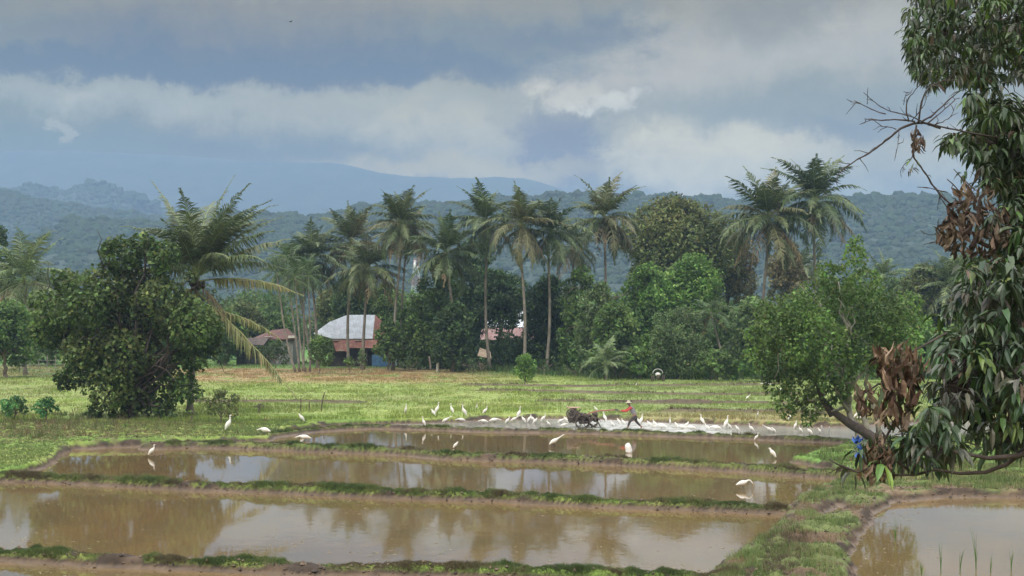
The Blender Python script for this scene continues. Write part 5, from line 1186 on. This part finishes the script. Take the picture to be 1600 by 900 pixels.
# ------------------------------------------------------------------ the hand tractor with its cage wheels
MUD = mat('muddy_iron', (.045, .036, .03), .7, var=.5, vscale=14, tint=(.13, .10, .075), bump=.5, bscale=40)
REDP = mat('faded_red_paint', (.28, .10, .07), .6, var=.3, vscale=10); PLK = mat('pale_plank', (.50, .33, .25), .7, var=.25, vscale=12)
def ring(mb, c, r, rr, ax='y', n=28):
    a = np.linspace(0, 2 * np.pi, n + 1); P = np.stack([np.cos(a) * r, 0 * a, np.sin(a) * r], 1) + c; mb.tube(P, rr, 6, caps=False)
def tractor():
    D = gp(908, 668)[1]; o = at(908, 668, D); o[2] = 0; root = empty('hand_tractor', tuple(o), 'mud covered two wheeled hand tractor with cage wheels working in the churned water', 'hand tractor'); s = ppm(D)
    q = lambda x, y: ((x - 908) / s, (668 - y) / s)
    for sy in (-1, 1):
        w = MB(); c = np.array([0.08, sy * .42, .36])
        for dy in (-.13, .13): ring(w, c + [0, dy, 0], .40, .022)
        for k in range(12):
            a = k * math.pi / 6; d = np.array([math.cos(a), 0, math.sin(a)])
            w.box(*(c + d * .42), .05, .34, .13, 0); 
            if k % 2 == 0: w.tube([c, c + d * .4], .018, 5)
        w.tube([c - [0, .18, 0], c + [0, .18, 0]], .06, 8); w.build('cage_wheel', MUD, root)
    ch = MB(); ch.box(-.1, 0, .52, 1.25, .34, .10); ch.box(.1, 0, .40, .45, .26, .36); ch.tube([[.08, -.45, .36], [.08, .45, .36]], .035, 8); ch.build('chassis', MUD, root)
    en = MB(); en.box(-.38, 0, .78, .52, .36, .40); en.box(-.12, .02, .72, .26, .30, .30); en.tube([[-.15, 0, .9], [-.08, 0, 1.02], [.0, 0, 1.04]], .035, 7); en.box(.12, 0, .74, .34, .26, .18); en.build('engine', MUD, root)
    fw = MB(); c = np.array([-.62 + .02, -.24, .82]); ring(fw, c, .24, .045); ring(fw, c, .15, .02)
    for k in range(5): a = k * 2 * math.pi / 5; fw.tube([c, c + np.array([math.cos(a), 0, math.sin(a)]) * .23], .022, 5)
    fw.tube([c - [0, .05, 0], c + [0, .16, 0]], .06, 10); fw.build('flywheel', mat('flywheel_iron', (.13, .10, .085), .6, var=.4, vscale=20, tint=(.06, .05, .04)), root)
    MB().box(-.45, 0, 1.16, .76, .42, .05).box(-.78, 0, 1.19, .06, .42, .06).build('top_board', PLK, root)
    MB().box(-.45, 0, 1.06, .36, .26, .14).build('fuel_tank', MUD, root)
    for sy in (-1, 1): MB().tube([[.15, sy * .14, .66], [.55, sy * .22, .86], [1.1, sy * .28, .98], [1.62, sy * .3, 1.0], [2.0, sy * .3, 1.03]], .022, 7).build('handlebar', REDP, root)
    MB().tube([[1.1, -.28, .98], [1.1, .28, .98]], .016, 6).tube([[.7, -.24, .9], [.7, .24, .9]], .016, 6).build('crossbar', REDP, root)
    for sy in (-1, 1): MB().tube([[1.96, sy * .3, 1.028], [2.14, sy * .3, 1.03]], .03, 8).build('grip', mat('black_rubber', (.02, .02, .02), .6), root)
    pl = MB(); pl.tube([[.3, 0, .46], [.7, 0, .42], [.95, 0, .52]], .05, 7); ring(pl, np.array([.72, 0, .3]), .22, .05)
    for k in range(6):
        a = k * math.pi / 3; pl.box(.72 + .22 * math.cos(a), 0, .3 + .22 * math.sin(a), .07, .7, .16)
    pl.tube([[.9, 0, .5], [1.02, 0, .25], [1.12, 0, .02]], .03, 6); pl.build('tiller', MUD, root)
    mg = MB(); mg.box(.62, 0, .58, .62, .62, .05); mg.slab([[.9, -.31, .60], [.9, .31, .60], [1.1, .31, .35], [1.1, -.31, .35]], .04); mg.build('mudguard', MUD, root)
    md = MB()
    for k in range(46):
        a = rng.uniform(0, 6.28); md.add(ICO_V * (1 + .25 * rng.standard_normal((len(ICO_V), 1))) * rng.uniform(.05, .13) + [rng.uniform(-.7, .95), rng.uniform(-.3, .3), rng.uniform(.3, .85) - .25 * 0], None, ICO_F)
    md.build('caked_mud', MUD, root)
    return o
T0 = tractor()
def far_tractor():
    D = 143; o = at(1028, 605, D); o[2] = float(height(o[0:1], o[1:2])[0][0]); root = empty('hand_tractor', tuple(o), 'small hand tractor with white engine cover parked on the far terrace', 'hand tractor')
    c = MB(); z = np.linspace(0, 1, 8); c.tube(np.stack([0 * z, -.35 + .7 * z, .62 + 0 * z], 1), .2 * np.array([.5, .85, 1, 1, 1, 1, .85, .5]), 14, sx=1.25); c.build('engine_cover', mat('white_paint', (.55, .53, .5), .5, var=.1), root, smooth=True)
    MB().box(0, -.34, .42, .26, .12, .34).build('engine', MUD, root)
    a = np.linspace(0, math.pi, 14); MB().tube(np.stack([.46 * np.cos(a), 0 * a + .1, .72 + .42 * np.sin(a)], 1), .03, 6).build('handlebar', mat('pale_bar', (.5, .49, .46), .5), root)
    for sx in (-1, 1):
        w = MB(); cc = np.array([sx * .5, 0, .28])
        aa = np.linspace(0, 2 * math.pi, 21)
        for dx in (-.1, .1): w.tube(np.stack([0 * aa + cc[0] + dx, np.cos(aa) * .28, .28 + np.sin(aa) * .28], 1), .02, 5, caps=False)
        for k in range(10): b_ = k * math.pi / 5; w.box(cc[0], math.cos(b_) * .28, .28 + math.sin(b_) * .28, .26, .05, .07)
        w.tube([[cc[0] - .12, 0, .28], [cc[0] + .12, 0, .28]], .05, 8); w.build('cage_wheel', MUD, root)
    MB().tube([[-.5, 0, .28], [.5, 0, .28]], .03, 6).box(0, .2, .3, .3, .9, .08).build('chassis', MUD, root)
far_tractor()

# ------------------------------------------------------------------ the farmer
def skin(name, verts, edges, radii, m, parent, sub=2, root_i=0):
    me = bpy.data.meshes.new(name); me.from_pydata([tuple(v) for v in verts], edges, []); me.update(); o = bpy.data.objects.new(name, me); COL.objects.link(o)
    me.materials.append(m); o.parent = parent; mod = o.modifiers.new('Skin', 'SKIN'); mod.use_smooth_shade = True
    sv = me.skin_vertices[0].data if len(me.skin_vertices) else None
    if sv is None:
        bpy.context.view_layer.objects.active = o; bpy.ops.mesh.customdata_skin_add(); sv = me.skin_vertices[0].data
    for i, r in enumerate(radii): sv[i].radius = (r, r) if isinstance(r, (int, float)) else r
    sv[root_i].use_root = True
    s_ = o.modifiers.new('Sub', 'SUBSURF'); s_.levels = sub; s_.render_levels = sub
    return o
def farmer():
    g = gp(990, 671, 0.0); root = empty('person', (g[0], g[1], 0), 'farmer in pale hat, red sleeves and grey vest striding behind the hand tractor', 'person', rz=math.pi)   # local +x = walking direction (left in view)
    SK = mat('skin', (.20, .11, .075), .6); 
    V_, E, Rd = [], [], []
    def add(p, r, par=None):
        V_.append(p); Rd.append(r); i = len(V_) - 1
        if par is not None: E.append((par, i))
        return i
    pel = add((-.08, 0, .80), .125); sp1 = add((-.02, 0, .95), .115, pel); sp2 = add((.08, 0, 1.12), .135, sp1); ch = add((.17, 0, 1.25), .12, sp2); nk = add((.23, 0, 1.34), .055, ch); hb = add((.255, 0, 1.40), .065, nk); h1 = add((.28, 0, 1.47), .092, hb); h2 = add((.285, 0, 1.55), .07, h1)
    arms = []
    for sy, hx, hz_ in ((-1, .80, 1.05), (1, .86, 1.08)):
        s_ = add((.17, sy * .17, 1.25), .06, ch); el = add((.42, sy * .27, 1.06), .045, s_); wr = add((hx - .06, sy * .29, hz_), .03, el); pm = add((hx + .02, sy * .30, hz_ + .01), .036, wr)
        for k in range(4):
            f1 = add((hx + .07, sy * .30 + (k - 1.5) * .02, hz_ + .005), .011, pm); f2 = add((hx + .10, sy * .30 + (k - 1.5) * .02, hz_ - .03 - .004 * (k % 3)), .010, f1); add((hx + .07, sy * .30 + (k - 1.5) * .02, hz_ - .05), .009, f2)
        th = add((hx + .02, sy * .30 - sy * .045, hz_ - .01), .012, pm); add((hx + .05, sy * .30 - sy * .05, hz_ - .035), .010, th)
        arms.append((s_, el, wr))
    legs = []
    for sy, kx, kz, ax, az_, tx, tz in ((1, .22, .47, .36, .08, .5, .03), (-1, -.16, .44, -.48, .12, -.38, .03)):
        hp = add((-.08 + .03 * sy, sy * .10, .72), .10, pel); kn = add((kx, sy * .11, kz), .065, hp); an = add((ax, sy * .11, az_), .042, kn); add((tx, sy * .12, tz), .035, an); legs.append((hp, kn, an))
    body = skin('body', V_, E, Rd, SK, root)
    # clothing: own shells a little outside the body
    v = lambda i, d=(0, 0, 0): tuple(np.array(V_[i]) + d)
    vest = skin('vest', [v(pel, (0, 0, .02)), v(sp1), v(sp2), v(ch), (.20, 0, 1.31), (.16, .13, 1.27), (.16, -.13, 1.27)], [(0, 1), (1, 2), (2, 3), (3, 4), (3, 5), (3, 6)], [.15, .14, .165, .15, .085, .075, .075], mat('grey_vest', (.20, .19, .20), .8, var=.2, vscale=10), root)
    for (s_, el, wr), sy in zip(arms, (-1, 1)):
        w_ = np.array(V_[wr]) * .88 + np.array(V_[el]) * .12
        skin('sleeve', [v(s_, (-.02, -sy * .03, 0)), v(s_), v(el), tuple(w_)], [(0, 1), (1, 2), (2, 3)], [.075, .08, .064, .048], mat('red_sleeve', (.42, .05, .04), .8, var=.15, vscale=10), root)
    tv, te, tr_ = [v(pel, (0, 0, .03)), v(pel, (0, 0, -.04))], [(0, 1)], [.15, .14]
    for hp, kn, an in legs:
        a = len(tv); m2 = np.array(V_[kn]) * .25 + np.array(V_[an]) * .75; tv += [v(hp), v(kn), tuple(m2)]; tr_ += [.118, .085, .062]; te += [(1, a), (a, a + 1), (a + 1, a + 2)]
    skin('trousers', tv, te, tr_, mat('dark_trousers', (.03, .028, .035), .8, var=.3, vscale=12, tint=(.08, .06, .045)), root)
    # face
    for sy in (-1, 1):
        MB().add(ICO_V * (.012, .014, .010) + (.37, sy * .032, 1.478), None, ICO_F).build('eye', mat('eye', (.02, .015, .012), .3), root, smooth=True)
        MB().add(ICO_V * (.018, .012, .03) + (.275, sy * .092, 1.47), None, ICO_F).build('ear', SK, root, smooth=True)
    MB().add(ICO_V * (.022, .015, .026) + (.376, 0, 1.455), None, ICO_F).build('nose', SK, root, smooth=True)
    MB().add(ICO_V * (.012, .026, .006) + (.362, 0, 1.42), None, ICO_F).build('mouth', mat('lips', (.16, .06, .05), .6), root, smooth=True)
    MB().add(ICO_V * (.095, .092, .075) + (.262, 0, 1.51), None, ICO_F).build('hair', mat('black_hair', (.012, .01, .01), .6), root, smooth=True)
    z = np.array([0, .012, .02, .05, .10, .13, .145]); r = np.array([.205, .19, .115, .108, .095, .06, .01]); MB().tube(np.stack([.285 + 0 * z, 0 * z, 1.515 + z], 1), r, 20).build('hat', mat('straw_hat', (.46, .42, .32), .8, var=.15, vscale=30), root, smooth=True)
farmer()
